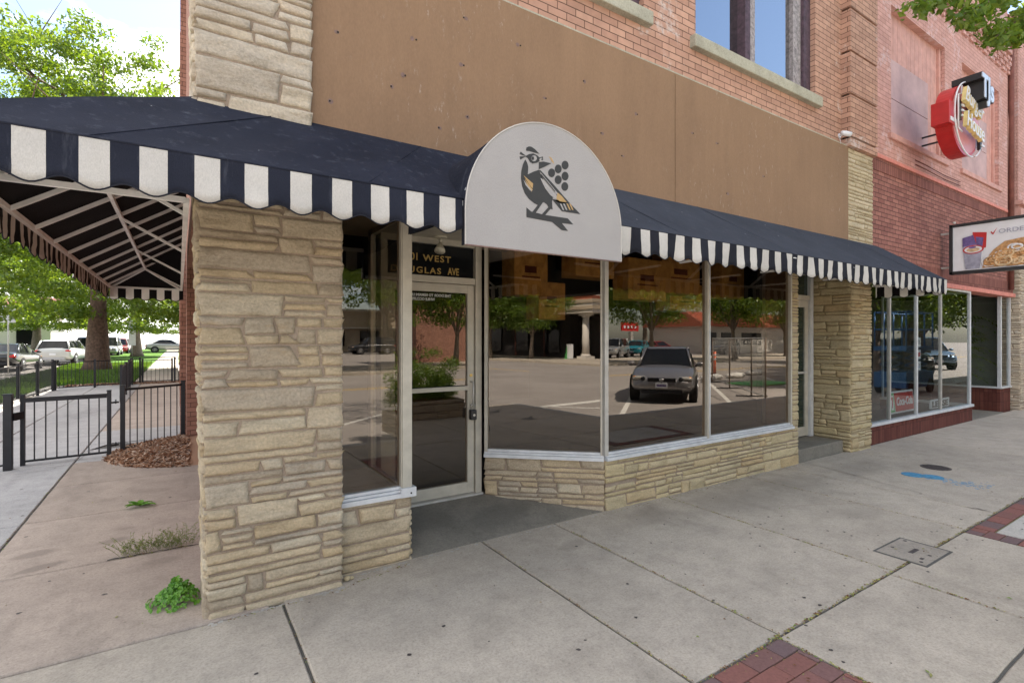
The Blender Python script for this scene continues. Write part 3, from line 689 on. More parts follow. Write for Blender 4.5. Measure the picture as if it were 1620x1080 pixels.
mb = MB(); mb.bbox(1.305, 1.375, 3.405, 3.47, .50, 2.46, 'alu_beige', .003); mb.bbox(1.29, 1.40, 3.385, 3.46, .45, .515, 'alu_white', .003); mb.disc((1.36, 3.3845, .478), .006, (0, -1, 0), .003, 'dark_hole', 8); part(mb, 'corner_post', cb)
# return pane from the post back to the door
mb = MB(); mb.box(1.345, 1.351, 3.47, 4.25, .5, 2.46, 'glass_clear'); o = part(mb, 'return_pane', cb)
fr = MB(); fr.box(1.33, 1.372, 3.47, 4.25, .452, .50, 'alu_white'); fr.box(1.33, 1.372, 4.19, 4.26, .5, 2.46, 'alu'); fr.box(1.33, 1.365, 3.9, 3.93, .5, 2.46, 'alu') if False else None
fr.box(1.33, 1.37, 3.47, 4.25, 2.41, 2.46, 'alu_beige'); part(fr, 'frame', o)
# door set
DY = 4.27
dr = MB(); dr.bbox(1.425, 1.485, DY-.05, DY+.06, .10, 2.46, A_, .003); dr.bbox(2.335, 2.40, DY-.05, DY+.06, .10, 2.46, A_, .003)
dr.bbox(1.485, 2.335, DY-.04, DY+.05, 2.055, 2.115, A_, .003); dr.bbox(1.485, 2.335, DY-.04, DY+.05, 2.40, 2.46, A_, .003); dr.bbox(1.425, 2.40, DY-.08, DY+.06, .085, .112, 'alu', .003)
do = part(dr, 'door_frame', cb)
dl = MB(); T_ = 'alu_beige'
dl.bbox(1.49, 1.56, DY-.025, DY+.025, .115, 2.05, T_, .003); dl.bbox(2.262, 2.33, DY-.025, DY+.025, .115, 2.05, T_, .003); dl.bbox(1.56, 2.262, DY-.025, DY+.025, .115, .215, T_, .003); dl.bbox(1.56, 2.262, DY-.025, DY+.025, 1.975, 2.05, T_, .003)
dlo = part(dl, 'door_leaf', cb)
mb = MB(); mb.box(1.555, 2.267, DY-.003, DY+.003, .21, 1.98, 'glass'); part(mb, 'door_glass', dlo)
mb = MB(); mb.bbox(1.56, 2.262, DY-.05, DY-.026, 1.075, 1.115, 'alu_beige', .004); part(mb, 'push_bar', dlo)
mb = MB(); mb.tube([(2.296, DY-.03, 1.15), (2.296, DY-.075, 1.15), (2.296, DY-.075, .93), (2.296, DY-.03, .93)], .009, 'alu', 8); mb.disc((2.296, DY-.026, 1.21), .014, (0, -1, 0), .008, 'brass', 14); part(mb, 'handle', dlo)
mb = MB()
vs_m = Matrix.Translation((2.10, DY-.006, 0)) @ Matrix.Scale(-1, 4, (1, 0, 0)) @ Matrix.Rotation(PI/2, 4, 'X')
add_text(mb, 'THIS DOOR TO REMAIN UNLOCKED', .03, Matrix.Translation((0, 0, 1.93)) @ vs_m, 'white_text', .001, fit=(.52, .026), bold=.001)
add_text(mb, 'WHILE OCCUPIED', .03, Matrix.Translation((-.16, 0, 1.893)) @ vs_m, 'white_text', .001, fit=(.25, .026), bold=.001); part(mb, 'door_notice', dlo)
tr = MB(); tr.box(1.485, 2.335, DY-.003, DY+.003, 2.11, 2.405, 'glass_dark'); to = part(tr, 'transom_glass', do)
mb = MB(); Y_ = DY-.009
add_text(mb, '901', .1, FRONT(1.665, Y_, 2.245), 'gold_text', .004, fit=(.105, .066), bold=.0015)
add_text(mb, 'WEST', .1, FRONT(1.822, Y_, 2.245), 'gold_text', .004, fit=(.275, .058), bold=.0015, spacing=1.2); part(mb, 'address_lettering', to); mb = MB()
add_text(mb, 'DOUGLAS', .1, FRONT(1.528, Y_, 2.135), 'gold_text', .004, fit=(.47, .056), bold=.0015, spacing=1.25)
add_text(mb, 'AVE', .1, FRONT(2.065, Y_, 2.135), 'gold_text', .004, fit=(.115, .066), bold=.002); part(mb, 'address_lettering', to)
mb = MB(); mb.bbox(2.265, 2.325, DY-.095, DY-.045, .80, .895, 'lockbox', .01); mb.tube([(2.278, DY-.07, .89), (2.278, DY-.07, .94), (2.296, DY-.07, .955), (2.312, DY-.07, .94), (2.312, DY-.07, .89)], .005, 'alu', 8); mb.disc((2.295, DY-.095, .845), .012, (0, -1, 0), .003, 'alu', 12)
o = mb.build('key_lockbox'); tag(o, 'black key lockbox hanging from the pull handle of the glass door', 'lockbox')
# ceiling lamp
mb = MB(); c0 = Vector((1.93, 4.13, 2.45)); mb.disc(c0-Vector((0, 0, .015)), .06, (0, 0, 1), .014, 'cream_lamp', 20); mb.tube([c0-Vector((0, 0, .015)), c0-Vector((0, 0, .06))], .010, 'cream_lamp', 10)
mb.tube([c0+Vector((0, 0, -.055)), c0+Vector((-.006, -.008, -.085)), c0+Vector((-.014, -.02, -.12)), c0+Vector((-.018, -.026, -.135))], [.012, .026, .046, .048], 'cream_lamp', 16)
o = mb.build('ceiling_lamp'); tag(o, 'small unlit cream spot lamp on the entrance soffit above the gold lettering', 'lamp')

# second entrance (stepped, beside the right pier)
mb = MB(); mb.bbox(6.50, 7.69, 3.45, 4.0, -.02, .155, 'concrete_ramp', .012); part(mb, 'step', cb)
mb = MB(); mb.bbox(6.55, 6.63, 3.84, 3.94, .155, 2.46, 'alu_white', .003); mb.bbox(7.60, 7.68, 3.84, 3.94, .155, 2.46, 'alu_white', .003); mb.bbox(6.63, 7.60, 3.85, 3.93, 2.10, 2.17, 'alu_beige', .003); o = part(mb, 'door_frame', cb)
mb = MB(); mb.bbox(6.635, 6.72, 3.87, 3.91, .17, 2.095, 'alu_beige', .003); mb.bbox(7.50, 7.595, 3.87, 3.91, .17, 2.095, 'alu_beige', .003); mb.bbox(6.72, 7.50, 3.87, 3.91, .17, .30, 'alu_beige', .003); mb.bbox(6.72, 7.50, 3.87, 3.91, 2.0, 2.095, 'alu_beige', .003); mb.bbox(6.72, 7.5, 3.84, 3.87, 1.06, 1.09, 'alu', .003)
l_ = part(mb, 'door_leaf', cb); mb = MB(); mb.box(6.70, 7.52, 3.887, 3.893, .28, 2.02, 'glass_green'); part(mb, 'door_glass', l_)
mb = MB(); mb.box(6.62, 7.61, 3.885, 3.892, 2.16, 2.46, 'glass_green'); part(mb, 'transom_glass', o)
mb = MB(); mb.box(6.48, 7.75, 3.45, 4.0, 2.465, 2.50, 'alu_beige'); mb.box(6.45, 7.8, 3.95, 4.0, 0, 2.5, 'interior_dark'); part(mb, 'soffit', cb)

# security camera
mb = MB(); p0 = Vector((7.33, 3.34, 4.235)); mb.tube([p0+Vector((0, 0, 0)), p0+Vector((0, -.06, .0))], .012, 'sign_white', 8); mb.disc(p0, .03, (0, -1, 0), .012, 'sign_white', 16)
mb.tube([p0+Vector((-.05, -.055, .012)), p0+Vector((0, -.075, .008)), p0+Vector((.07, -.11, -.002))], [.026, .032, .030], 'sign_white', 14); mb.disc(p0+Vector((.07, -.11, -.002)), .022, (.87, -.45, -.1), .006, 'sign_black', 14)
mb.tube([p0+Vector((.02, 0, -.02)), p0+Vector((.025, -.01, -.10))], .003, 'sign_white', 6)
o = mb.build('security_camera'); tag(o, 'small white bullet security camera above the right end of the brown fascia', 'camera')

# ================================================================== AWNINGS
HY_, HZ_ = 2.53, 2.32; TY_, TZ_ = 3.345, 2.885; XL, XR = -.84, 8.42; SW_ = .0935; YE = 9.4
def scallop(s):   # drop below the hem: lobes on the white stripes
    return .178+.017*math.cos(2*PI*(s)/(2*SW_))
def valance(mb, P, L0, L1, phase, wav=.0, mwhite='white_stripe', mdark='navy', seed=0, th=.002, inside=True):
    # P(s, z, off) -> world point. stripes alternate every SW_, white stripe centred at phase
    rs = random.Random(seed); n0 = math.floor((L0-phase)/SW_)-1; k = n0
    while phase+(k-.5)*SW_ < L1:
        a = max(L0, phase+(k-.5)*SW_); b = min(L1, phase+(k+.5)*SW_)
        if b > a+.002:
            m = mwhite if k % 2 == 0 else mdark; nx = 6; nz = 5; vs = []; fs = []
            for side in (0, 1):
                for i in range(nx+1):
                    s = a+(b-a)*i/nx; d = scallop(s-phase)
                    for j in range(nz+1):
                        v = j/nz; off = wav*v*(math.sin(s*11+seed)*.6+math.sin(s*27+1.3*seed)*.4)+(noise.noise(Vector((s*6, v*3, seed)))*.012*v)
                        vs.append(P(s, -d*v, off-side*th))
            st = (nx+1)*(nz+1)
            for i in range(nx):
                for j in range(nz):
                    q = i*(nz+1)+j; fs.append((q, q+1, q+nz+2, q+nz+1)); fs.append((st+q, st+q+nz+1, st+q+nz+2, st+q+1))
            for i in range(nx): q = i*(nz+1)+nz; fs.append((q, st+q, st+q+nz+1, q+nz+1))
            mb.add(vs, fs, m, True)
            # dark binding along the scalloped edge
            pts = [P(a+(b-a)*i/nx, -scallop(a+(b-a)*i/nx-phase), wav*(math.sin((a+(b-a)*i/nx)*11+seed)*.6+math.sin((a+(b-a)*i/nx)*27+1.3*seed)*.4)+noise.noise(Vector(((a+(b-a)*i/nx)*6, 3, seed)))*.012-th/2) for i in range(nx+1)]
            mb.tube(pts, .0035, 'black_stripe', 5, False)
        k += 1
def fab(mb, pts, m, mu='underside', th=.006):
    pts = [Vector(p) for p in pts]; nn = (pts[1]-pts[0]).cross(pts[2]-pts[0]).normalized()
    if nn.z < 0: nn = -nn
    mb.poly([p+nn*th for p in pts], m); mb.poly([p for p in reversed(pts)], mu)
FX0, FX1 = 1.32, 2.50
def canvas(mb, a, b, c_, d, m, nseg, seed=0, sag=.016, mu='underside', th=.005):   # a-b along the hem, d-c along the wall, sags between rafters
    a, b, c_, d = [Vector(p) for p in (a, b, c_, d)]; nn = (b-a).cross(d-a).normalized(); nn = nn if nn.z > 0 else -nn
    nu = nseg*8; nv = 8; vs = []; n0 = (nu+1)*(nv+1)
    for lay in (1, 0):
        for i in range(nu+1):
            for j in range(nv+1):
                u = i/nu; v = j/nv; p = a.lerp(b, u).lerp(d.lerp(c_, u), v); w = -sag*abs(math.sin(PI*u*nseg))*math.sin(PI*min(1, v*1.02))
                w += (noise.noise(Vector((p.x*1.7, p.y*1.7, seed)))*.010+noise.noise(Vector((p.x*6, p.y*2.5, seed+4)))*.004)*math.sin(PI*v)
                vs.append(p+nn*(w+th*lay))
    fs_ = []
    for i in range(nu):
        for j in range(nv): q = i*(nv+1)+j; fs_.append((q, q+nv+1, q+nv+2, q+1))
    nrm_ = (vs[nv+1]-vs[0]).cross(vs[nv+2]-vs[0])
    if nrm_.dot(nn) < 0: fs_ = [tuple(reversed(f)) for f in fs_]
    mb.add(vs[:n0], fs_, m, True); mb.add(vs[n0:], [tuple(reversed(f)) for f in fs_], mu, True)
    for k in range(1, nseg):
        if k % 2: mb.tube([a.lerp(b, k/nseg).lerp(d.lerp(c_, k/nseg), v)+nn*(th+.0005) for v in (0, .25, .5, .75, 1)], .0032, m, 5, False)
aw = empty('striped_awning', (0, 3.35, 2.885), 'long navy awning with black and white scalloped valance wrapping the street corner', 'awning')
mb = MB()
canvas(mb, (XL, HY_, HZ_), (FX0+.01, HY_, HZ_), (1.86, TY_, TZ_), (.06, TY_, TZ_), 'navy', 4, 1)
canvas(mb, (XL, HY_, HZ_), (XL, YE, HZ_), (.06, YE-.85, TZ_), (.06, TY_, TZ_), 'navy', 10, 2)
fab(mb, [(XL, YE, HZ_), (.06, YE-.85, TZ_), (.06, YE, HZ_)], 'navy')
mb.tube([(XL, HY_, HZ_+.004), (FX0, HY_, HZ_+.004)], .006, 'navy', 6); part(mb, 'canopy', aw)
mb = MB(); valance(mb, lambda s, z, o: Vector((s, HY_+o, HZ_+z)), XL, FX0-.004, .1025, .004, seed=1); part(mb, 'valance', aw, 'front valance with wide stripes')
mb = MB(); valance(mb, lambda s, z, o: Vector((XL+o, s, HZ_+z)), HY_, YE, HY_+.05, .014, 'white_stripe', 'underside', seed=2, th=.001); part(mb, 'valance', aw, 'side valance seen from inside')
mb = MB(); valance(mb, lambda s, z, o: Vector((s, YE+o, HZ_+z)), XL, .06, XL+.05, .003, 'bar_metal', 'underside', seed=3, th=.001); part(mb, 'valance', aw)
mb = MB(); B_ = 'bar_metal'; hz = HZ_-.018
bars = [((XL, 3.30, hz), (.03, 3.30, hz)), ((XL+.015, HY_, hz), (XL+.015, YE, hz)), ((.035, 3.30, hz), (.035, YE, hz)), ((XL, YE-.02, hz), (.035, YE-.02, hz)), ((XL, HY_+.015, hz), (FX0, HY_+.015, hz))]
def rz_(x): return HZ_+(TZ_-HZ_)*(x-XL)/(.06-XL)-.022
for a, b in bars: mb.bar(a, b, .028, .028, B_)
pm = -.40
mb.bar((pm, 3.0, rz_(pm)-.02), (pm, 8.95, rz_(pm)-.02), .026, .026, B_)
for i in range(10):
    y = 3.45+i*.61
    mb.bar((XL+.02, y, rz_(XL)), (.04, y, rz_(.04)), .026, .024, B_)
for y in (3.7, 5.3, 7.1, 8.95): mb.bar((pm, y, rz_(pm)-.03), (.03, y+.02, hz+.01), .02, .02, B_)
mb.bar((pm, 8.95, rz_(pm)-.03), (XL+.02, YE-.03, hz), .022, .022, B_); mb.bar((pm, 8.95, rz_(pm)-.03), (.03, YE-.03, hz), .022, .022, B_)
mb.bar((.03, 3.31, hz), (.03, 3.31, TZ_-.03), .026, .026, B_); mb.bar((XL+.03, HY_+.03, HZ_-.03), (.03, 3.28, TZ_-.07), .024, .024, B_)
for x in (.4, 1.0): mb.bar((x, HY_+.02, HZ_-.04), (x, 3.24, TZ_-.10), .022, .022, B_)
part(mb, 'frame', aw, 'pale steel rafters under the side canopy')
a2 = empty('striped_awning', (5.4, 3.35, 2.885), 'sloping slate blue awning with narrow striped valance right of the arched canopy', 'awning')
mb = MB(); XA = FX1-.02
canvas(mb, (XA, HY_, HZ_), (XR, HY_, HZ_), (XR, TY_, TZ_), (2.0, TY_, TZ_), 'slate', 8, 3); fab(mb, [(XR, HY_, HZ_), (XR, TY_, HZ_), (XR, TY_, TZ_)], 'slate', th=.003)
part(mb, 'canopy', a2)
mb = MB(); valance(mb, lambda s, z, o: Vector((s, HY_+o, HZ_+z)), XA+.02, XR, 2.578, .016, mdark='black_stripe', seed=5); part(mb, 'valance', a2)
mb = MB(); valance(mb, lambda s, z, o: Vector((XR+o, s, HZ_+z)), HY_, TY_, HY_+.1, .006, 'bar_metal', 'underside', seed=6); part(mb, 'valance', a2, 'end valance seen from inside')
mb = MB(); mb.bar((XA, HY_+.015, hz), (XR, HY_+.015, hz), .028, .028, B_); mb.bar((XR-.02, HY_, hz), (XR-.02, 3.34, hz), .028, .028, B_)
for i in range(5):
    x = 2.75+i*1.38; mb.bar((x, HY_+.02, HZ_-.035), (x, 3.30, TZ_-.07), .024, .024, B_); mb.bar((x, HY_+.02, HZ_-.02), (x, 3.33, HZ_-.02), .02, .02, B_)
part(mb, 'frame', a2)

# arched entrance canopy with the painted bird
ec = empty('arched_canopy', (1.91, 2.5, 2.07), 'arched entrance canopy with white face and painted bird holding grapes', 'awning')
FY = 2.50; FC, FR, FZ0, FZC = 1.91, .59, 2.07, 2.265
outl = [(FX0, FZ0), (FX1, FZ0)]+[(FC+FR*math.cos(PI*k/40), FZC+FR*math.sin(PI*k/40)) for k in range(41)]
mb = MB(); mb.prism([(x, FY, z) for x, z in outl], (0, .012, 0), 'white_face')
mb.tube([(x, FY-.001, z) for x, z in outl[1:]]+[(FX0, FY-.001, FZ0)], .004, 'white_stripe', 6, False); mb.tube([(FX0, FY+.002, FZ0-.002), (FX1, FY+.002, FZ0-.002)], .005, 'patch_mauve', 6); part(mb, 'face', ec)
mb = MB(); nA = 40
for k in range(nA):
    a0 = PI*k/nA; a1 = PI*(k+1)/nA; r2 = FR-.012
    q = [(FC+FR*math.cos(a0), FZC+FR*math.sin(a0)), (FC+FR*math.cos(a1), FZC+FR*math.sin(a1))]; q2 = [(FC+r2*math.cos(a1), FZC+r2*math.sin(a1)), (FC+r2*math.cos(a0), FZC+r2*math.sin(a0))]
    n = 10
    for i in range(n):
        y0 = FY+.012+(3.34-FY-.012)*i/n; y1 = FY+.012+(3.34-FY-.012)*(i+1)/n
        def sg(y): return -.018*math.sin(PI*(y-FY)/(3.34-FY))
        mb.add([(q[0][0], y0, q[0][1]+sg(y0)), (q[1][0], y0, q[1][1]+sg(y0)), (q[1][0], y1, q[1][1]+sg(y1)), (q[0][0], y1, q[0][1]+sg(y1))], [(0, 1, 2, 3)], 'navy', True)
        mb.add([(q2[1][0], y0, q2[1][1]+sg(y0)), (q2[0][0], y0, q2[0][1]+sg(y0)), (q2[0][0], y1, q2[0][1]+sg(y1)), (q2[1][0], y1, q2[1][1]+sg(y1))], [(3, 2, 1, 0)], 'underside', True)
for x in (FX0+.004, FX1-.004): mb.box(x-.003, x+.003, FY+.012, FY+.05, FZ0, FZC+.01, 'black_stripe')
part(mb, 'vault', ec)
mb = MB()
for (a, b) in (((FX0+.02, FY+.03, FZ0+.015), (FX1-.02, FY+.03, FZ0+.015)), ((FX0+.02, FY+.03, HZ_), (FX0+.02, 3.3, HZ_)), ((FX1-.02, FY+.03, HZ_), (FX1-.02, 3.3, HZ_)), ((FX0+.02, FY+.03, FZ0+.015), (FX0+.02, FY+.03, HZ_)), ((FX1-.02, FY+.03, FZ0+.015), (FX1-.02, FY+.03, HZ_))): mb.bar(a, b, .022, .022, B_)
part(mb, 'frame', ec)
cosA, sinA = math.cos(R(57)), math.sin(R(57))
def face(zx, zy):   # logo tracing coordinates on the face cloth -> metres on the face
    px = 700+zx/4.32; py = 180+zy/4.32; q = (px-810)/812; a = cosA+q*sinA; b = sinA-q*cosA; d = FY/b
    return (a*d, 1.55+(536-py)*d/812)
def shp(mb, pts, m, lay=0):
    f = [face(*p) for p in pts]; area = sum(f[i][0]*f[(i+1) % len(f)][1]-f[(i+1) % len(f)][0]*f[i][1] for i in range(len(f)))
    if area < 0: f.reverse()
    y = FY-.0015-.0012*lay
    bm = bmesh.new(); vs = [bm.verts.new((x, y, z)) for x, z in f]; fc = bm.faces.new(vs); bmesh.ops.triangulate(bm, faces=[fc], ngon_method='EAR_CLIP'); bm.verts.index_update()
    mb.add([v.co.copy() for v in bm.verts], [[v.index for v in t_.verts] for t_ in bm.faces], m); bm.free()
def ell(cx, cy, rx, ry, n=22, rot=0): return [(cx+rx*math.cos(2*PI*k/n)*math.cos(rot)-ry*math.sin(2*PI*k/n)*math.sin(rot), cy+rx*math.cos(2*PI*k/n)*math.sin(rot)+ry*math.sin(2*PI*k/n)*math.cos(rot)) for k in range(n)]
mb = MB(); K = 'emblem_black'; Gd = 'emblem_gold'; Wh = 'white_face'
shp(mb, [(573, 640), (605, 668), (650, 684), (690, 690), (855, 715), (893, 757), (812, 748), (755, 742), (573, 707)], K); shp(mb, [(745, 738), (812, 744), (858, 802), (812, 795)], K, .3)
shp(mb, [(565, 313), (578, 335), (585, 360), (585, 385), (582, 415), (620, 397), (657, 384), (690, 450), (725, 510), (755, 565), (748, 600), (752, 655), (728, 648), (712, 620), (690, 605), (672, 615), (655, 627), (625, 612), (590, 583), (562, 545), (543, 495), (535, 440), (538, 390), (549, 345)], K)
shp(mb, [(652, 622), (684, 608), (632, 684), (606, 680)], K, .2); shp(mb, [(722, 640), (742, 645), (702, 692), (678, 688)], K, .2)
shp(mb, [(657, 384), (670, 388), (760, 486), (860, 602), (942, 687), (815, 667), (748, 585), (775, 598), (800, 612), (846, 612), (760, 512), (668, 405)], K, .4)
shp(mb, [(668, 440), (690, 452), (730, 500), (768, 546), (786, 570), (775, 588), (735, 556), (700, 510), (680, 470)], Wh, 1); shp(mb, [(664, 398), (676, 410), (760, 512), (800, 560), (790, 566), (740, 506), (672, 418)], Wh, 1)
shp(mb, [(672, 412), (770, 532), (764, 534), (670, 420)], K, 2)
shp(mb, [(785, 540), (812, 562), (848, 606), (800, 600), (776, 582)], Gd, 1.5)
shp(mb, [(553, 422), (585, 450), (618, 478), (614, 512), (586, 476)], Gd, 1); shp(mb, [(553, 452), (580, 490), (612, 530), (596, 524), (566, 488)], Wh, 1); shp(mb, [(560, 445), (590, 484), (615, 520), (606, 534), (576, 484)], Gd, .8)
for a, m in ((800, Wh), (822, Wh), (845, Gd), (864, Gd)): shp(mb, [(a, 614), (a+11, 617), (a+30, 660), (a+20, 657)], m, 1.2)
shp(mb, [(564, 292), (590, 277), (620, 272), (648, 286), (662, 300), (685, 293), (687, 318), (668, 322), (645, 335), (615, 342), (596, 330), (582, 305)], K, .3)
shp(mb, ell(624, 306, 19, 20), Wh, 1); shp(mb, ell(615, 306, 9, 13), K, 2); shp(mb, ell(672, 316, 12, 13), Wh, 1.4); shp(mb, ell(678, 314, 5, 6), K, 2)
shp(mb, [(657, 332), (690, 328), (743, 340), (700, 362), (657, 381)], K, .6)
shp(mb, [(570, 246), (573, 232), (590, 224), (606, 226), (630, 242), (663, 276), (630, 268), (595, 257), (573, 255)], K)
shp(mb, [(534, 260), (572, 291), (548, 286), (526, 275)], K); shp(mb, [(526, 293), (570, 292), (531, 315)], K)
for p in ((837, 352), (790, 378), (745, 405), (837, 427), (790, 452), (835, 498)): shp(mb, ell(p[0], p[1], 24, 30), K)
shp(mb, [(724, 293), (742, 300), (754, 318), (764, 345), (748, 330), (736, 308)], Gd)
part(mb, 'bird_emblem', ec)

# ================================================================== NEIGHBOUR BUILDING (painted brick, burger sign)
nb = empty('burger_restaurant', (11.5, 3.45, 0), 'pink painted brick restaurant building with boarded upper windows and a glazed shopfront', 'building')
NY = 3.43; O1 = (9.15, 11.32, 4.69, 6.67); O2 = (12.16, 14.26, 4.69, 6.67)
mb = MB(); wall_xz(mb, 8.36, 14.85, 4.27, 8.55, NY, .13, 'brick_pink', [O1, O2]); mb.box(8.34, 15.6, NY+.05, 33, 8.45, 8.55, 'limestone'); part(mb, 'upper_wall', nb)
mb = MB(); mb.box(8.36, 15.25, NY+.015, NY+.25, 2.78, 4.05, 'brick_red'); part(mb, 'lower_wall', nb, 'unpainted dark red brick above the shopfront')
mb = MB(); mb.box(8.36, 15.25, NY+.005, NY+.25, 4.052, 4.245, 'brick_soldier'); mb.box(8.36, 15.25, NY+.005, NY+.25, 2.535, 2.778, 'brick_soldier'); part(mb, 'soldier_course', nb)
mb = MB(); mb.bbox(8.36, 14.85, NY-.012, NY+.05, 4.245, 4.30, 'pink_band', .006); part(mb, 'band', nb, 'bright salmon painted ledge')
mb = MB(); mb.bbox(8.40, 15.28, NY-.03, NY+.25, 2.455, 2.535, 'pink_band', .006); part(mb, 'lintel', nb, 'salmon painted steel lintel')
for i, (x0, x1, z0, z1) in enumerate((O1, O2)):
    mb = MB(); y = NY+.10
    nbd = 13; wb = (x1-x0)/nbd
    for k in range(nbd): mb.bbox(x0+k*wb+.004, x0+(k+1)*wb-.004, y, y+.02, z0, z1, 'pink_wood', .004)
    mb.box(x0, x1, y+.018, y+.03, z0, z1, 'rust_dark')
    mb.bbox(x0+.16, x0+.9+.75, y-.025, y-.005, z0+.02, z0+.62, 'pink_sheet', .003); mb.bbox(x0+.16, x0+.9+.75, y-.025, y-.005, z0+.63, z0+1.24, 'pink_sheet', .003)
    mb.bbox(x0, x0+.07, y-.04, y, z0, z1, 'pink_wood'); mb.bbox(x1-.07, x1, y-.04, y, z0, z1, 'pink_wood'); o = part(mb, 'boarded_window', nb)
    mb = MB(); mb.bbox(x0-.10, x1+.10, NY-.04, NY+.12, z0-.09, z0-.002, 'pink_wood', .008); part(mb, 'sill', o)
mb = MB()     # corbelled zigzag course near the parapet
for k in range(34):
    x = 8.5+k*.19
    for j in range(4):
        zz = 7.18+j*.085; w = .15 if (j+k) % 2 else .07
        mb.box(x, x+w, NY-.035-.012*j, NY+.02, zz, zz+.07, 'brick_pink')
mb.box(8.4, 14.8, NY-.09, NY+.02, 7.56, 7.66, 'brick_pink'); mb.box(8.4, 14.8, NY-.045, NY+.02, 7.76, 7.84, 'brick_pink'); part(mb, 'corbel_course', nb)
mb = MB()
for z in (4.30, 4.37): mb.tube([(10.0, NY-.02, z+.07), (10.35, NY-.05, z+.04), (11.2, NY-.03, z+.03), (12.0, NY-.02, z+.05)], .008, 'rust_dark', 6)
part(mb, 'conduit', nb)
mb = MB(); mb.tube([(14.93, NY-.04, 2.6), (14.93, NY-.04, 8.5)], .05, 'rust_dark', 10); mb.box(14.86, 15.06, NY-.0, NY+.1, 2.6, 8.5, 'rust_dark'); part(mb, 'downpipe', nb)
mb = MB(); mb.box(15.06, 15.9, NY-.12, NY+.3, 4.3, 8.5, 'brick_pink'); mb.box(15.02, 15.95, NY-.17, NY+.3, 4.16, 4.34, 'pink_wood'); mb.box(15.02, 15.95, NY-.2, NY+.3, 4.42, 4.5, 'pink_wood'); part(mb, 'pilaster', nb)
# shopfront
mb = MB(); mb.box(8.34, 12.66, 3.42, 3.56, -.05, .27, 'brick_base'); mb.box(12.54, 12.66, 3.56, 4.9, -.05, .27, 'brick_base'); part(mb, 'bulkhead', nb, 'low dark red bulkhead of upright bricks')
mb = MB(); mb.box(14.66, 15.34, 3.50, 3.62, -.05, .49, 'brick_base'); mb.box(14.66, 14.78, 3.62, 5.6, -.05, .49, 'brick_base'); part(mb, 'bulkhead', nb, 'taller dark red bulkhead beyond the recessed entry')
mb = MB()
for a in ((8.34, 12.66, 3.39, 3.50), ): mb.bbox(*a, .272, .315, 'alu_white', .004)
mb.bbox(12.52, 12.69, 3.50, 4.9, .272, .315, 'alu_white', .004)
for x in (8.36, 9.11, 10.12, 11.15, 12.57): mb.bbox(x, x+(.03 if x < 12 else .05), 3.425, 3.475, .315, 2.455, 'alu_white' if x != 9.11 and x != 11.15 else 'alu', .003)
mb.bbox(12.585, 12.62, 3.48, 4.9, 2.41, 2.455, 'alu_white'); mb.bbox(12.585, 12.62, 4.86, 4.9, .315, 2.455, 'alu_white'); mb.bbox(8.36, 12.6, 3.43, 3.47, 2.42, 2.455, 'alu_white')
o = part(mb, 'shopfront_frame', nb); mb = MB(); mb.box(8.37, 12.58, 3.448, 3.454, .31, 2.43, 'glass_clear'); mb.box(12.60, 12.606, 3.48, 4.87, .31, 2.43, 'glass_clear'); part(mb, 'pane', o)
mb = MB(); mb.bbox(14.63, 15.36, 3.47, 3.57, .492, .53, 'alu_white', .004); mb.bbox(14.63, 14.73, 3.57, 5.6, .492, .53, 'alu_white', .004)
for x in (14.66, 15.28): mb.bbox(x, x+.06, 3.49, 3.55, .53, 2.455, 'alu_white', .003)
mb.bbox(14.66, 14.7, 5.5, 5.6, .53, 2.455, 'alu_white', .003)
o = part(mb, 'shopfront_frame', nb); mb = MB(); mb.box(14.70, 15.3, 3.515, 3.521, .53, 2.45, 'glass_clear'); mb.box(14.69, 14.696, 3.54, 5.55, .53, 2.45, 'glass_clear'); part(mb, 'pane', o)
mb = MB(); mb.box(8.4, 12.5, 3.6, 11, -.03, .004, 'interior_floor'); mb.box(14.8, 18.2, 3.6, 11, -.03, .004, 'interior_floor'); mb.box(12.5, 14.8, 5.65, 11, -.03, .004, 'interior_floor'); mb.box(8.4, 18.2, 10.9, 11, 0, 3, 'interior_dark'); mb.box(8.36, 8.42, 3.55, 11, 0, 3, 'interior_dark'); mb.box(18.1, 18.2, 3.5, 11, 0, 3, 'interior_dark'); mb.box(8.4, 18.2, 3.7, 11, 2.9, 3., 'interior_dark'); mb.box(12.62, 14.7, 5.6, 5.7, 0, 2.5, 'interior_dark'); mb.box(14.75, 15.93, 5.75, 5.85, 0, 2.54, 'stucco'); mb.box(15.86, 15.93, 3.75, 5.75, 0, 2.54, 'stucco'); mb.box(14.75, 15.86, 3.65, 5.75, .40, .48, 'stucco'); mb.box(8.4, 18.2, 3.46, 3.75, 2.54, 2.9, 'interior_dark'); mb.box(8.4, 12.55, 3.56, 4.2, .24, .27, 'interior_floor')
part(mb, 'interior', nb)
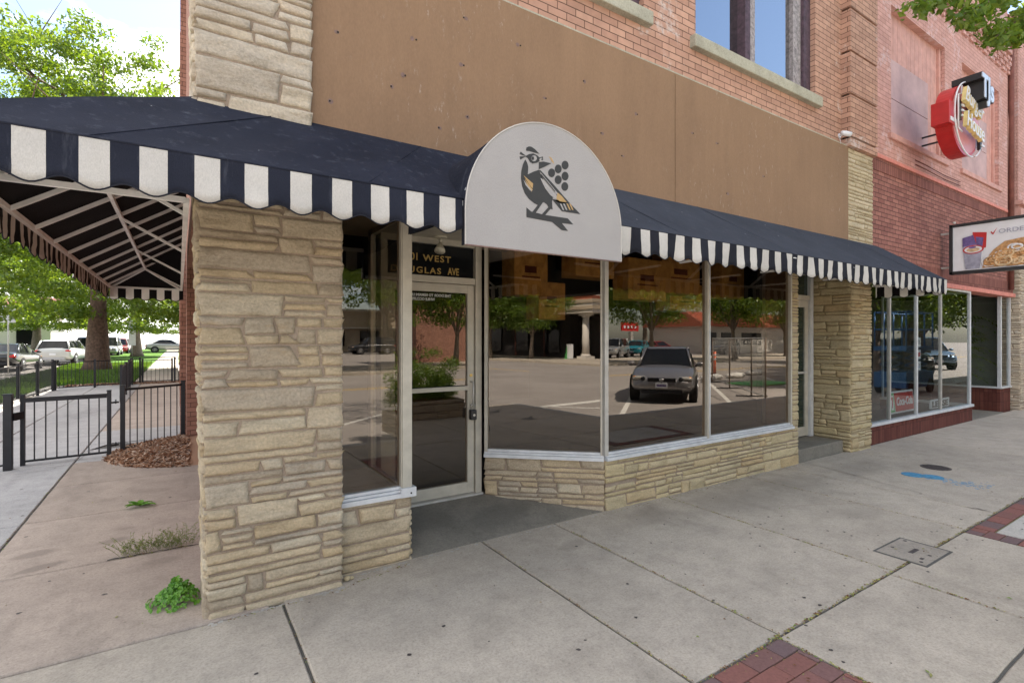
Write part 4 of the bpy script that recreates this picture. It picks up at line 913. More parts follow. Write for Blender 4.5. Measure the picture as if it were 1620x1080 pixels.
# next building along: pale stone pier and dark opening
tb = empty('far_shop', (20, 3.45, 0), 'brick shop building with a whitish stone pier at the right edge of the picture', 'building')
mb = MB(); ledgestone(mb, (15.36, 3.34, -.03), (1, 0, 0), (0, -1, 0), .55, 4.2, 'stone_light', 51, depth=.1, courses=(.05, .11), rough=.8); ledgestone(mb, (15.36, 3.7, -.03), (0, -1, 0), (-1, 0, 0), .36, 4.2, 'stone_light', 52, depth=.05, courses=(.05, .11), rough=.8); part(mb, 'stone_pier', tb)
mb = MB(); wall_xz(mb, 15.95, 40, 0, 8.2, 3.5, .3, 'brick_pink', [(16.3, 19.5, .5, 2.6), (20.2, 24, .5, 2.6), (16.5, 18.4, 4.8, 6.8), (20, 22, 4.8, 6.8)]); mb.box(15.95, 40, 3.8, 33, 0, .05, 'interior_dark'); mb.box(15.95, 40, 4.4, 4.5, 0, 8.2, 'interior_dark'); mb.box(15.95, 40, 3.5, 33, 8.2, 8.25, 'interior_dark'); part(mb, 'wall', tb)
mb = MB(); mb.box(16.0, 16.25, 3.42, 3.48, .1, 2.3, 'black_metal'); mb.box(16.0, 17.6, 3.43, 3.47, 1.2, 1.25, 'black_metal')
for k in range(14): mb.box(16.3+k*.1, 16.32+k*.1, 3.43, 3.45, .1, 2.3, 'black_metal')
part(mb, 'grille', tb)
mb = MB(); mb.sphere((15.75, 3.05, .10), (.34, .22, .12), 'sandbag', 20, 10); mb.sphere((16.35, 3.0, .10), (.36, .2, .11), 'sandbag', 20, 10)
for v in range(len(mb.v)):
    x, y, z = mb.v[v]; nn = noise.noise(Vector((x*6, y*6, z*6))); mb.v[v] = (x+nn*.03, y+nn*.02, max(.002, z+nn*.03))
o = mb.build('sandbag'); tag(o, 'white sandbag slumped at the foot of the pale stone pier', 'sandbag')

# hanging signs
rs = empty('burger_sign', (10.0, 3.2, 4.85), 'red burger shaped neon sign on the pink wall reading TJs Burger House', 'sign')
SY = 2.80
def elp(cx, cz, rx, rz, y, n=48, a0=0, a1=2*PI): return [(cx+rx*math.cos(a0+(a1-a0)*k/n), y, cz+rz*math.sin(a0+(a1-a0)*k/n)) for k in range(n+(0 if a1-a0 > 6.2 else 1))]
mb = MB(); mb.prism(elp(10.02, 4.86, .80, .58, SY), (0, .20, 0), 'sign_red'); mb.prism(elp(10.02, 4.86, .75, .53, SY-.004), (0, .003, 0), 'sign_pink'); mb.bbox(9.05, 9.42, SY-.02, SY+.20, 4.66, 5.02, 'sign_red', .006); mb.bbox(9.09, 9.40, SY-.028, SY-.021, 4.70, 4.76, 'sign_white', .002); part(mb, 'cabinet', rs)
mb = MB(); mb.tube([(x, SY-.05, z) for x, _, z in elp(10.02, 4.86, .83, .61, 0, 40, 1.9, 4.9)], .012, 'sign_white', 6); mb.tube([(x, SY-.05, z) for x, _, z in elp(10.02, 4.86, .83, .61, 0, 30, 5.1, 6.0)], .012, 'sign_white', 6)
mb.tube([(9.38, SY-.05, 4.62), (9.38, SY-.05, 5.16), (9.55, SY-.05, 5.2), (9.56, SY-.05, 5.34)], .012, 'sign_white', 6); mb.tube([(9.38, SY-.05, 4.62), (9.58, SY-.05, 4.58)], .012, 'sign_white', 6); part(mb, 'neon_tube', rs)
mb = MB()
for (x, zc) in ((9.48, 4.92), (10.64, 4.62)):
    mb = MB()
    mb.bbox(x-.04, x+.05, SY-.06, SY-.02, zc-.16, zc+.16, 'sign_black', .003)
    for k in range(3): mb.box(x+.01, x+.16, SY-.075, SY-.06, zc-.1+k*.085, zc-.07+k*.085, 'sign_white')
    part(mb, 'black_panel', rs)
mb = MB(); add_text(mb, 'TJs', .5, FRONT(9.80, SY-.06, 5.02), 'sign_black', .36, fit=(.72, .52), bold=.03); part(mb, 'black_letter_block', rs); rs.scale = (.74, 1, .90); rs.location = (10.05, 3.2, 4.86)
mb = MB(); add_text(mb, 'TJs', .5, FRONT(9.815, SY-.246, 5.035), 'sign_blue', .012, fit=(.69, .49), bold=.012); part(mb, 'lettering_top', rs)
mb = MB(); tM = FRONT(9.46, SY-.10, 4.98) @ Matrix.Rotation(-.16, 4, 'Z'); add_text(mb, 'Burger', .3, tM, 'sign_yellow', .05, fit=(1.05, .34), font_shear=.25, bold=.014)
tM = FRONT(9.46, SY-.13, 4.98) @ Matrix.Rotation(-.16, 4, 'Z'); add_text(mb, 'Burger', .3, tM, 'sign_white', .006, fit=(1.05, .34), font_shear=.25, bold=.001); part(mb, 'lettering_middle', rs)
mb = MB(); tM = FRONT(9.56, SY-.10, 4.66) @ Matrix.Rotation(-.12, 4, 'Z'); add_text(mb, 'House', .3, tM, 'sign_yellow', .05, fit=(.98, .26), font_shear=.1, bold=.014)
tM = FRONT(9.56, SY-.13, 4.66) @ Matrix.Rotation(-.12, 4, 'Z'); add_text(mb, 'House', .3, tM, 'sign_white', .006, fit=(.98, .26), font_shear=.1, bold=.001); part(mb, 'lettering_bottom', rs)
mb = MB(); mb.bar((10.72, SY+.2, 4.8), (10.72, 3.6, 4.8), .03, .03, 'sign_black'); part(mb, 'bracket', rs); mb = MB(); mb.bar((10.72, SY+.2, 4.95), (10.72, 3.6, 4.95), .03, .03, 'sign_black'); part(mb, 'bracket', rs); mb = MB(); mb.bar((10.0, SY+.1, 4.30), (10.0, SY+.1, 4.0), .02, .02, 'sign_black'); part(mb, 'bracket', rs)

fs = empty('food_sign', (11.15, 3.3, 3.06), 'white projecting sign with dark frame picturing soda cups and fried food', 'sign')
SX = 11.12; z0, z1, y0, y1 = 2.68, 3.47, 1.55, 3.28
mb = MB(); mb.bbox(SX+.005, SX+.13, y0, y1, z0, z1, 'sign_white', .004); part(mb, 'panel', fs)
mb = MB()
for (a, b, c_, d) in ((y0-.02, y1+.02, z1-.02, z1+.03), (y0-.02, y1+.02, z0-.03, z0+.02), (y1-.02, y1+.03, z0-.03, z1+.03), (y0-.03, y0+.02, z0-.03, z1+.03)): mb.bbox(SX-.012, SX+.15, a, b, c_, d, 'sign_black', .004)
mb.bar((SX+.07, y1, z1-.1), (SX+.07, 3.5, z1-.1), .03, .03, 'alu'); mb.bar((SX+.07, y1, z0+.1), (SX+.07, 3.5, z0+.1), .03, .03, 'alu'); mb.disc((SX-.01, 3.24, z1+.045), .02, (0, 0, 1), .03, 'alu', 10); part(mb, 'frame', fs)
SIDE = lambda y, z, o=0: Matrix.Translation((SX-o, y, z)) @ Matrix.Rotation(-PI/2, 4, 'Z') @ Matrix.Rotation(PI/2, 4, 'X')
def fl(mb, yz, m, o=.002, th=.003): mb.prism([(SX-o, y, z) for y, z in yz], (th, 0, 0), m)
mb = MB()
fl(mb, [(3.13, 3.12), (2.87, 3.12), (2.91, 2.72), (3.09, 2.72)], 'soda_grey', .004); fl(mb, [(3.13, 3.25), (2.99, 3.28), (2.95, 3.12), (3.13, 3.10)], 'soda_purple', .006); fl(mb, [(3.00, 3.33), (2.82, 3.30), (2.83, 3.05), (2.97, 3.05)], 'sign_red', .003); fl(mb, [(2.96, 3.25), (2.86, 3.22), (2.88, 3.0), (2.94, 3.0)], 'soda_purple', .0045)
def el2(cy, cz, ry, rz, n=26): return [(cy+ry*math.cos(2*PI*k/n), cz+rz*math.sin(2*PI*k/n)) for k in range(n)]
fl(mb, el2(2.99, 3.04, .135, .072), 'sign_red', .008); fl(mb, el2(2.99, 3.04, .115, .055), 'sign_white', .010); fl(mb, el2(2.99, 3.035, .085, .035), 'fry_pale', .012); fl(mb, el2(3.0, 3.075, .05, .018), 'soda_purple', .013); part(mb, 'cup_picture', fs)
mb = MB(); rf = random.Random(8)
fl(mb, [(2.88, 2.72), (2.84, 2.84), (2.74, 3.0), (2.60, 3.12), (2.3, 3.16), (2.0, 3.1), (1.8, 2.95), (1.7, 2.72)], 'fry_tan', .004)
for k in range(90):
    cy = rf.uniform(1.75, 2.80); top = 3.10-abs(cy-2.35)*.6; cz = rf.uniform(2.76, max(2.8, top)); ry = rf.uniform(.04, .10); rz = ry*rf.uniform(.45, .9); m = rf.choice(['fry_tan', 'fry_pale', 'fry_pale', 'sign_white', 'fry_tan']); rot = rf.uniform(-.6, .6); rad = rf.uniform(.008, .018)
    pts = []
    for q in range(15):
        a = 2*PI*q/14; yy = ry*math.cos(a); zz = rz*math.sin(a); pts.append((SX-.006, cy+yy*math.cos(rot)-zz*math.sin(rot), max(2.73, cz+yy*math.sin(rot)+zz*math.cos(rot))))
    mb.tube(pts, rad, m, 6, False)
part(mb, 'fried_food_picture', fs)
mb = MB(); fl(mb, [(2.775, 3.29), (2.762, 3.305), (2.745, 3.275), (2.69, 3.355), (2.742, 3.245)], 'sign_red', .003); part(mb, 'tick_mark', fs); mb = MB(); add_text(mb, 'ORDERS COOKED', .1, SIDE(2.672, 3.255, .004), 'soda_grey', .003, fit=(.92, .07)); part(mb, 'lettering', fs)

# things behind the restaurant glass
mb = MB(); tM = Matrix.Translation((9.62, 3.62, .33)) @ Matrix.Rotation(-.10, 4, 'X')
mb.bbox(0, .98, 0, .02, 0, .36, 'sign_white', .004, M=tM); mb.bbox(.22, .95, -.006, 0, .03, .33, 'sign_red', .002, M=tM); mb.bbox(.03, .19, -.006, 0, .03, .33, 'green_plate', .002, M=tM)
mb.bbox(.06, .16, -.008, -.006, .06, .30, 'sign_white', .001, M=tM)
add_text(mb, '7', .2, tM @ FRONT(.075, -.01, .09), 'sign_red', .003, fit=(.07, .18), bold=.01)
add_text(mb, 'Coca-Cola', .2, tM @ FRONT(.27, -.009, .12), 'sign_white', .004, fit=(.63, .14), font_shear=.35, bold=.006)
o = mb.build('soda_sign'); tag(o, 'red and white soda sign with script lettering leaning inside the restaurant window', 'sign')
mb = MB(); mb.bbox(11.2, 12.1, 3.60, 3.62, .30, .46, 'plate', .003); add_text(mb, 'LEASE', .1, FRONT(11.28, 3.596, .325), 'sign_black', .003, fit=(.75, .11), bold=.004)
o = mb.build('lease_sign'); tag(o, 'small white sign with dark capital letters low in the restaurant window', 'sign')
for k, (z, m, lb) in enumerate(((1.42, 'sign_white', 'top white card of three stuck on the restaurant window mullion'), (1.22, 'sign_red', 'reddish middle card stuck on the restaurant window mullion'), (1.03, 'sign_white', 'bottom white card of three stuck on the restaurant window mullion'))):
    mb = MB(); mb.bbox(10.20, 10.36, 3.46, 3.464, z, z+.15, 'sign_white', .001); mb.box(10.23, 10.33, 3.4566, 3.4598, z+.04, z+.11, 'soda_grey' if m == 'sign_white' else m); o = mb.build('window_card'); tag(o, lb, 'notice', 'cards stuck on the restaurant window')
mb = MB()     # trombone hanging in the window
tx, ty = 8.62, 3.85
mb.tube([(tx, ty, 2.35), (tx, ty, 1.45), (tx+.03, ty, 1.40), (tx+.08, ty, 1.40), (tx+.11, ty, 1.45), (tx+.11, ty, 2.0)], .012, 'alu_white', 8); mb.tube([(tx+.03, ty, 2.0), (tx+.03, ty, 1.6), (tx+.03, ty, 1.5), (tx+.03, ty, 1.44)], [.012, .02, .04, .09], 'alu_white', 14, False); mb.tube([(tx, ty, 2.35), (tx+.05, ty, 2.5)], .003, 'alu_white', 5)
o = mb.build('trombone'); tag(o, 'silvery trombone hanging behind the leftmost restaurant pane', 'trombone')
t_ = empty('side_table', (8.95, 4.5, 0), 'small white topped table behind the leftmost restaurant pane', 'table')
mb = MB(); mb.bbox(8.6, 9.25, 4.2, 4.75, .74, .77, 'alu_white', .006); part(mb, 'table_top', t_)
for (x, y) in ((8.65, 4.25), (9.2, 4.25), (8.65, 4.7), (9.2, 4.7)): mb = MB(); mb.tube([(x, y, .0), (x, y, .74)], .015, 'black_metal', 8); part(mb, 'leg', t_)
mb = MB(); mb.bbox(8.8, 9.1, 4.35, 4.6, .77, .86, 'sign_blue', .01); o = mb.build('storage_box'); tag(o, 'pale blue box on the small table in the restaurant', 'box')
def chair(x, y, rz, label):
    r_ = empty('dining_chair', (x, y, 0), label, 'chair', 'chairs inside the restaurant'); r_.rotation_euler = (0, 0, rz)
    mb = MB(); mb.bbox(-.2, .2, -.2, .2, .44, .48, 'sign_black', .01); o = mb.build('seat', r_, True)
    mb = MB(); mb.bbox(-.2, .2, .18, .22, .62, .92, 'rust_dark', .01); mb.build('backrest', r_, True)
    for a in (-.18, .18):
        for b in (-.18, .18): mb = MB(); mb.tube([(a, b, 0), (a, b, .44 if b < 0 else .9)], .012, 'alu', 6); mb.build('leg', r_, True)
chair(10.4, 5.0, .6, 'metal legged chair behind the middle of the restaurant window'); chair(11.6, 5.2, -.4, 'metal legged chair towards the right end of the restaurant window')
mb = MB(); mb.bbox(13.2+1.6, 13.2+2.35, 4.3, 4.34, .55, .78, 'plate', .004); mb.bbox(14.8, 15.5, 4.34, 4.7, .55, .78, 'plate', .006)
for k in range(7): mb.tube([(14.9+k*.09, 4.298, .66+.02*math.sin(k*2)), (14.97+k*.09, 4.298, .66+.02*math.sin(k*2+2))], .004, 'soda_purple', 5)
o = mb.build('cardboard_box'); tag(o, 'white box with a dark squiggle under the palm in the second bay', 'box')

def frond_plant(name, x, y, z, n, length, m, label, seed=1, width=.05, droop=.8, upright=.5):
    rp_ = random.Random(seed); r_ = empty(name, (x, y, z), label, 'plant')
    st = MB(); st.tube([(0, 0, 0), (.02, .01, length*.5), (-.02, 0, length*.95)], [.035, .025, .015], 'bark', 8); st.build('stem', r_, True)
    mb = MB()
    for k in range(n):
        a = rp_.uniform(0, 2*PI); h0 = rp_.uniform(.1, .95)*length; L_ = length*rp_.uniform(.35, .6); e = rp_.uniform(.1, 1.1)
        p = Vector((0, 0, h0)); pts = []
        for i in range(7):
            u = i/6; pts.append(p+Vector((math.cos(a)*L_*u*math.cos(e)*.8, math.sin(a)*L_*u*math.cos(e)*.8, L_*(u*math.sin(e)*upright*1.6-droop*u*u*.6))))
        for s in range(9):
            u = .2+.8*s/9; i = min(5, int(u*6)); q = pts[i].lerp(pts[i+1], u*6-i); 
            for sd_ in (-1, 1):
                dr_ = Vector((math.cos(a+sd_*1.1), math.sin(a+sd_*1.1), -.35+rp_.uniform(-.2, .3))).normalized(); ll = L_*.32*(1.1-u*.6); w = Vector((-dr_.y, dr_.x, .2)).normalized()*width*.3
                mb.add([q, q+dr_*ll*.5+w, q+dr_*ll, q+dr_*ll*.5-w], [(0, 1, 2, 3)], m)
    mb.build('leaves', r_, True); return r_
frond_plant('palm_plant', 15.18, 4.35, .48, 46, 1.75, 'palm', 'tall dim palm plant standing behind the glass of the second bay', 4)

# hanging wooden boxes inside the corner shop
rb = random.Random(2)
for k, (x, y, z, w, h, lb) in enumerate(((3.05, 5.2, 2.25, .42, .50, 'wooden box with printed lid hanging nearest the door'), (3.75, 5.0, 2.42, .55, .42, 'wide wooden box hanging behind the angled window'), (3.55, 5.5, 1.98, .38, .42, 'lowest square wooden box behind the angled window'), (4.45, 4.9, 2.22, .62, .46, 'wooden box hanging just right of the corner post'), (5.15, 5.0, 2.35, .7, .5, 'large wooden box hanging behind the middle of the wide window'), (5.7, 5.3, 2.1, .8, .35, 'long low wooden box behind the mullion of the wide window'), (6.35, 5.1, 2.35, .5, .5, 'wooden box hanging at the right end of the wide window'))):
    mb = MB(); y -= .75; mb.bbox(x-w/2, x+w/2, y-.12, y+.12, z-h/2, z+h/2, 'wood_box', .006)
    for q in range(4): mb.box(x-w/2+.01, x+w/2-.01, y-.123, y-.12, z-h/2+h*(q+.0)/4+.004, z-h/2+h*(q+1)/4-.012, 'wood_box')
    mb.tube([(x-w*.3, y, z+h/2), (x-w*.3, y, 2.95)], .004, 'black_metal', 5); mb.tube([(x+w*.3, y, z+h/2), (x+w*.3, y, 2.95)], .004, 'black_metal', 5)
    mb.box(x-w*.2, x+w*.15, y-.126, y-.1235, z-.02, z+.05, 'rust_dark'); mb.box(x-w*.28, x+w*.25, y-.126, y-.1235, z-.07, z-.055, 'rust_dark')
    o = mb.build('wooden_box'); tag(o, lb, 'box', 'wooden boxes hanging inside the corner shop')

# ================================================================== SIDEWALK FITTINGS
mb = MB(); mb.bbox(4.28, 4.71, 1.40, 1.70, -.02, .004, 'concrete_lid', .004); mb.box(4.26, 4.73, 1.385, 1.715, -.02, .002, 'concrete_dark')
for x, y in ((4.32, 1.44), (4.67, 1.66), (4.45, 1.66), (4.5, 1.45)): mb.disc((x, y, .0042), .012, (0, 0, 1), .0015, 'cast_iron', 10)
mb.box(4.44, 4.56, 1.53, 1.56, .0042, .0055, 'cast_iron'); mb.box(4.37, 4.41, 1.45, 1.47, .0042, .0055, 'cast_iron')
o = mb.build('utility_cover'); tag(o, 'square concrete utility box lid with small bolts lying on a sidewalk joint', 'utility cover')
mb = MB(); mb.disc((7.66, 2.41, .0), .15, (0, 0, 1), .004, 'cast_iron', 30)
for k in range(-5, 6):
    for j in range(-5, 6):
        if k*k+j*j < 28: mb.box(7.66+k*.024-.006, 7.66+k*.024+.006, 2.41+j*.024-.006, 2.41+j*.024+.006, .004, .0065, 'cast_iron')
o = mb.build('manhole_lid'); tag(o, 'round rusty brown iron lid with a chequered face in the sidewalk', 'manhole lid')
mb = MB(); mb.disc((7.03, 2.42, .0), .11, (0, 0, 1), .005, 'valve_blue', 30); mb.disc((7.10, 2.26, .0), .10, (0, 0, 1), .006, 'valve_blue', 30)
rb = random.Random(6)
o = mb.build('valve_lid'); tag(o, 'round valve lids sprayed bright blue near the rusty iron lid', 'valve lid')
mb = MB()
for k in range(150):
    u = rb.random()**.8; x = 7.07+rb.gauss(0, .06+.03*u); y = 2.40-u*.62+rb.gauss(0, .03); r0 = rb.uniform(.004, .016)
    mb.disc((x, y, .0005+k*.000004), r0, (0, 0, 1), .0006, 'blue_spray', 7, r0*rb.uniform(.6, 1.6))
o = mb.build('sprayed_mark'); tag(o, 'faint blue utility spray paint marks on the sidewalk concrete', 'paint mark', kind='stuff')
# litter along the joints
mb = MB(); rl = random.Random(12)
def scrap(x, y, s, zz=.002):
    a = rl.uniform(0, PI); w = s*rl.uniform(.25, .6); c_, s_ = math.cos(a), math.sin(a); h = rl.uniform(.001, .006)
    q = [(-s/2, 0, zz), (0, -w/2, zz+h), (s/2, 0, zz+h*.4), (0, w/2, zz+h*.7)]
    mb.add([(x+px*c_-py*s_, y+px*s_+py*c_, z) for px, py, z in q], [(0, 1, 2, 3)], 'litter')
for (ax, ay, bx, by, n, s) in ((1.95, 3.4, 1.95, 1.5, 130, .012), (2.65, 3.4, 2.65, 1.5, 170, .013), (4.02, 3.4, 4.0, 1.5, 190, .013), (2.62, 1.49, 5.3, 1.49, 420, .016), (3.94, 1.49, 3.94, .3, 160, .014), (.515, 3.25, .515, 1.8, 60, .010), (5.38, 3.4, 5.38, 1.5, 100, .014), (5.3, 1.49, 8, 1.49, 200, .016), (1.95, 1.48, 2.62, 1.48, 90, .013), (2.61, 1.48, 2.61, .5, 170, .014), (.9, 3.27, 1.37, 3.36, 40, .012), (3.2, 3.36, 6.4, 3.38, 120, .012), (.13, 3.22, .88, 3.23, 50, .01), (-1.1, 3.5, -1.1, 8, 80, .014), (-.35, 4.55, .1, 4.55, 60, .014)):
    for k in range(n):
        u = rl.random(); u = u if rl.random() < .5 else (round(u*7)/7+rl.gauss(0, .02)); scrap(ax+(bx-ax)*u+rl.gauss(0, .006), ay+(by-ay)*u+rl.gauss(0, .006), s*rl.uniform(.4, 1.6), .0005)
def splat(mb2, x, y, r0, m, z):
    n = 9; mb2.add([(x+r0*rl.uniform(.6, 1.3)*math.cos(2*PI*q/n), y+r0*rl.uniform(.5, 1.2)*math.sin(2*PI*q/n), z) for q in range(n)], [tuple(range(n))], m)
mb2 = MB()
for (ax, ay, bx, by, n) in ((.14, 3.235, .88, 3.27, 60), (.9, 3.385, 1.37, 3.395, 34), (3.25, 3.385, 6.4, 3.385, 110), (7.7, 3.3, 8.3, 3.3, 30), (1.4, 3.40, 3.1, 3.40, 40)):
    for k in range(n): u = rl.random(); splat(mb2, ax+(bx-ax)*u, ay+(by-ay)*u-abs(rl.gauss(0, .018)), rl.uniform(.004, .016), 'concrete_pale', .0006+k*.00001)
o2 = mb2.build('mortar_splashes'); tag(o2, 'pale mortar splashes on the sidewalk along the foot of the stone walls', 'residue', kind='stuff')
mb2 = MB()
for k in range(170): splat(mb2, rl.uniform(.3, 9), rl.uniform(.3, 3.2), rl.uniform(.005, .013), 'cast_iron', .0008+k*.00001)
for k in range(40): splat(mb2, rl.uniform(-2, .1), rl.uniform(3.3, 8), rl.uniform(.006, .018), 'cast_iron', .0008+k*.00001)
o2 = mb2.build('chewing_gum'); tag(o2, 'flattened dark chewing gum spots dotted over the sidewalk', 'gum spots', kind='stuff')
for k in range(120): scrap(rl.uniform(.4, 8), rl.uniform(.4, 3.2), rl.uniform(.006, .02))
for k in range(70): scrap(rl.uniform(1.97, 2.6), rl.uniform(.5, 1.48), rl.uniform(.006, .02))
for k in range(60): scrap(rl.uniform(-3, .1), rl.uniform(3.3, 9), rl.uniform(.008, .03))
for x, y, s in ((4.43, 1.63, .03), (4.55, 1.50, .035), (4.60, 1.52, .03), (4.15, .95, .03), (2.9, .93, .045), (2.92, .95, .03), (3.4, 1.47, .03), (4.6, 2.6, .03)): scrap(x, y, s, .006)
o = mb.build('leaf_litter'); tag(o, 'dead leaf scraps, seeds and twigs scattered along the sidewalk joints', 'litter', kind='stuff')
mb = MB(); zc = random.Random(14); px_ = -.42; py_ = 4.56   # dark open crack the thin weed grows from
while px_ < .22:
    nx_ = px_+.03; ny_ = 4.555+zc.gauss(0, .006)-.02*px_; w0 = zc.uniform(.004, .011); mb.add([(px_, py_-w0, .0012), (nx_, ny_-w0, .0012), (nx_, ny_+w0*.8, .0012), (px_, py_+w0*.8, .0012)], [(0, 1, 2, 3)], 'dark_hole'); px_, py_ = nx_, ny_
for (x0_, y0_, x1_, y1_) in ((4.7, 2.62, 5.36, 2.31), (.62, 2.2, .98, 1.62), (2.05, 2.75, 2.33, 2.64)):
    for q_ in range(24):
        u0, u1 = q_/24, (q_+1)/24; f_ = lambda u: (x0_+(x1_-x0_)*u+noise.noise(Vector((u*9, x0_, 0)))*.03, y0_+(y1_-y0_)*u+noise.noise(Vector((u*9, y0_, 5)))*.03); a_ = f_(u0); b2 = f_(u1); mb.add([(a_[0], a_[1]-.0011, .0012), (b2[0], b2[1]-.0011, .0012), (b2[0], b2[1]+.0011, .0012), (a_[0], a_[1]+.0011, .0012)], [(0, 1, 2, 3)], 'rust_dark')
o = mb.build('pavement_cracks'); tag(o, 'fine dark cracks in the concrete and the open joint beside the pier', 'cracks', kind='stuff')
mb = MB(); bm_ = random.Random(4)
mb.sphere((.905, 3.33, .02), (.022, .018, .016), 'stone_yellow', 10, 7); mb.sphere((.935, 3.335, .015), (.014, .012, .01), 'stone_yellow', 8, 6)
for v in range(len(mb.v)): x, y, z = mb.v[v]; mb.v[v] = (x+noise.noise(Vector((x*60, y*60, z*60)))*.006, y, z)
o = mb.build('stone_chip'); tag(o, 'loose chip of stone lying where the corner pier meets the low wall', 'stone')

# weeds
def weed_leafy(x, y, r, n, m, label, seed, kind='rosette'):
    rw = random.Random(seed); mb = MB()
    if kind == 'rosette':
        for k in range(n):
            a = 2*PI*k/n+rw.uniform(-.3, .3); L_ = r*rw.uniform(.7, 1.1); w = L_*.17; e = rw.uniform(.2, .75); d = Vector((math.cos(a), math.sin(a), 0)); s_ = Vector((-d.y, d.x, 0)); pr_ = []
            for i in range(6):
                u = i/5; h = L_*(math.sin(e)*u-.35*u*u)+.006; ww = w*math.sin(PI*min(.98, u*.9+.08)); c_ = Vector((x, y, h))+d*L_*u*math.cos(e); pr_.append((c_+s_*ww+Vector((0, 0, .006)), c_, c_-s_*ww+Vector((0, 0, .006))))
            vs = [q for t3 in pr_ for q in t3]; fs_ = []
            for i in range(5): o_ = i*3; fs_ += [(o_, o_+1, o_+4, o_+3), (o_+1, o_+2, o_+5, o_+4)]
            mb.add(vs, fs_, m, True)
    elif kind == 'bush':
        for k in range(n):
            a = rw.uniform(0, 2*PI); rr = min(r*1.25, abs(rw.gauss(0, r*.55))); h = max(.08, 1-(rr/r)**2)*r*.85*rw.uniform(.35, 1.1)*(1+.5*noise.noise(Vector((a*1.3, rr*25, 2))))+.012; c_ = Vector((x+rr*math.cos(a), y+rr*math.sin(a), h)); nn = Vector((math.cos(a)*rr/r+rw.gauss(0, .4), math.sin(a)*rr/r+rw.gauss(0, .4)-.3, .8)).normalized(); u = nn.orthogonal().normalized(); w = nn.cross(u); s = rw.uniform(.007, .015); t0 = rw.uniform(0, 6)
            vs = [c_]+[c_+(u*math.cos(t0+q*PI/3.5)+w*math.sin(t0+q*PI/3.5))*s*(1 if q % 2 else .75)+nn*.003 for q in range(7)]; mb.add(vs, [(0, q+1, (q+1) % 7+1) for q in range(7)], m)
    else:   # spindly stems with small leaves
        for k in range(n):
            bx = x+rw.uniform(-r, r); by = y+rw.gauss(0, .02); a = rw.uniform(0, 2*PI); L_ = rw.uniform(.05, .17); lean = rw.uniform(.2, 1.0); pts = [Vector((bx, by, 0))+Vector((math.cos(a)*lean*L_*u, math.sin(a)*lean*L_*u*.8, L_*u*(1-.3*lean*u)+.003)) for u in (0, .33, .66, 1)]
            mb.tube(pts, .0011, m, 4, False)
            for q in range(9):
                u = rw.uniform(.15, 1); i = min(2, int(u*3)); c_ = pts[i].lerp(pts[i+1], u*3-i); d = Vector((rw.gauss(0, 1), rw.gauss(0, 1), rw.uniform(0, 1))).normalized(); s_ = d.orthogonal().normalized(); l = rw.uniform(.010, .024); mb.add([c_, c_+d*l*.5+s_*l*.16, c_+d*l, c_+d*l*.5-s_*l*.16], [(0, 1, 2, 3)], m)
    o = mb.build('weed'); tag(o, label, 'weed', 'weeds in the side sidewalk'); return o
weed_leafy(-.30, 5.86, .14, 11, 'weed', 'low rosette weed with broad leaves farthest from the corner pier', 3)
weed_leafy(-.13, 4.60, .22, 120, 'weed_dry', 'straggly thin stemmed weed growing along the crack in the side sidewalk', 4, 'thin')
weed_leafy(-.01, 3.62, .12, 950, 'weed', 'dense clover like green weed at the foot of the corner pier', 5, 'bush')

# mulch bed
mb = MB(); rm = random.Random(9)
def mh(x, y): # mound height
    d = math.sqrt(((x-.35)/1.12)**2+((y-8.55)/1.15)**2); return max(-.02, .14*(1-d*d))
nx, ny = 26, 30; vs = []; fs_ = []
for j in range(ny+1):
    for i in range(nx+1):
        x = -.85+1.1*i/nx; y = 7.3+2.5*j/ny; vs.append((x, y, mh(x, y)+noise.noise(Vector((x*9, y*9, 0)))*.012-.004))
for j in range(ny):
    for i in range(nx): k = j*(nx+1)+i; fs_.append((k, k+1, k+nx+2, k+nx+1))
mb.add(vs, fs_, 'mulch', True)
def chips(n, fx, fy, hf, s0=.02, s1=.06):
    for k in range(n):
        x = fx(); y = fy(); h = hf(x, y)
        if h is None: continue
        L_ = rm.uniform(s0, s1)*1.3; w = L_*rm.uniform(.2, .45); a = rm.uniform(0, PI); p = rm.gauss(0, .35); d = Vector((math.cos(a)*math.cos(p), math.sin(a)*math.cos(p), math.sin(p))); s_ = Vector((-math.sin(a), math.cos(a), rm.gauss(0, .3))).normalized(); c_ = Vector((x, y, h+rm.uniform(.002, .02))); n_ = d.cross(s_)*.004
        q = [c_-d*L_/2-s_*w/2, c_+d*L_/2-s_*w*.3, c_+d*L_/2+s_*w*.4, c_-d*L_/2+s_*w/2]; mb.add(q+[v-n_ for v in q], [(0, 1, 2, 3), (0, 4, 5, 1), (1, 5, 6, 2), (2, 6, 7, 3), (3, 7, 4, 0)], 'mulch')
chips(5200, lambda: rm.uniform(-.85, .12), lambda: rm.uniform(7.35, 9.7), lambda x, y: (mh(x, y) if mh(x, y) > -.012 else None))
chips(1400, lambda: rm.uniform(-3.1, .1), lambda: rm.gauss(22.15, .18), lambda x, y: .0, .04, .1)
o = mb.build('bark_mulch'); tag(o, 'brown bark mulch heaped against the brick side wall and under the far fence', 'mulch', kind='stuff')

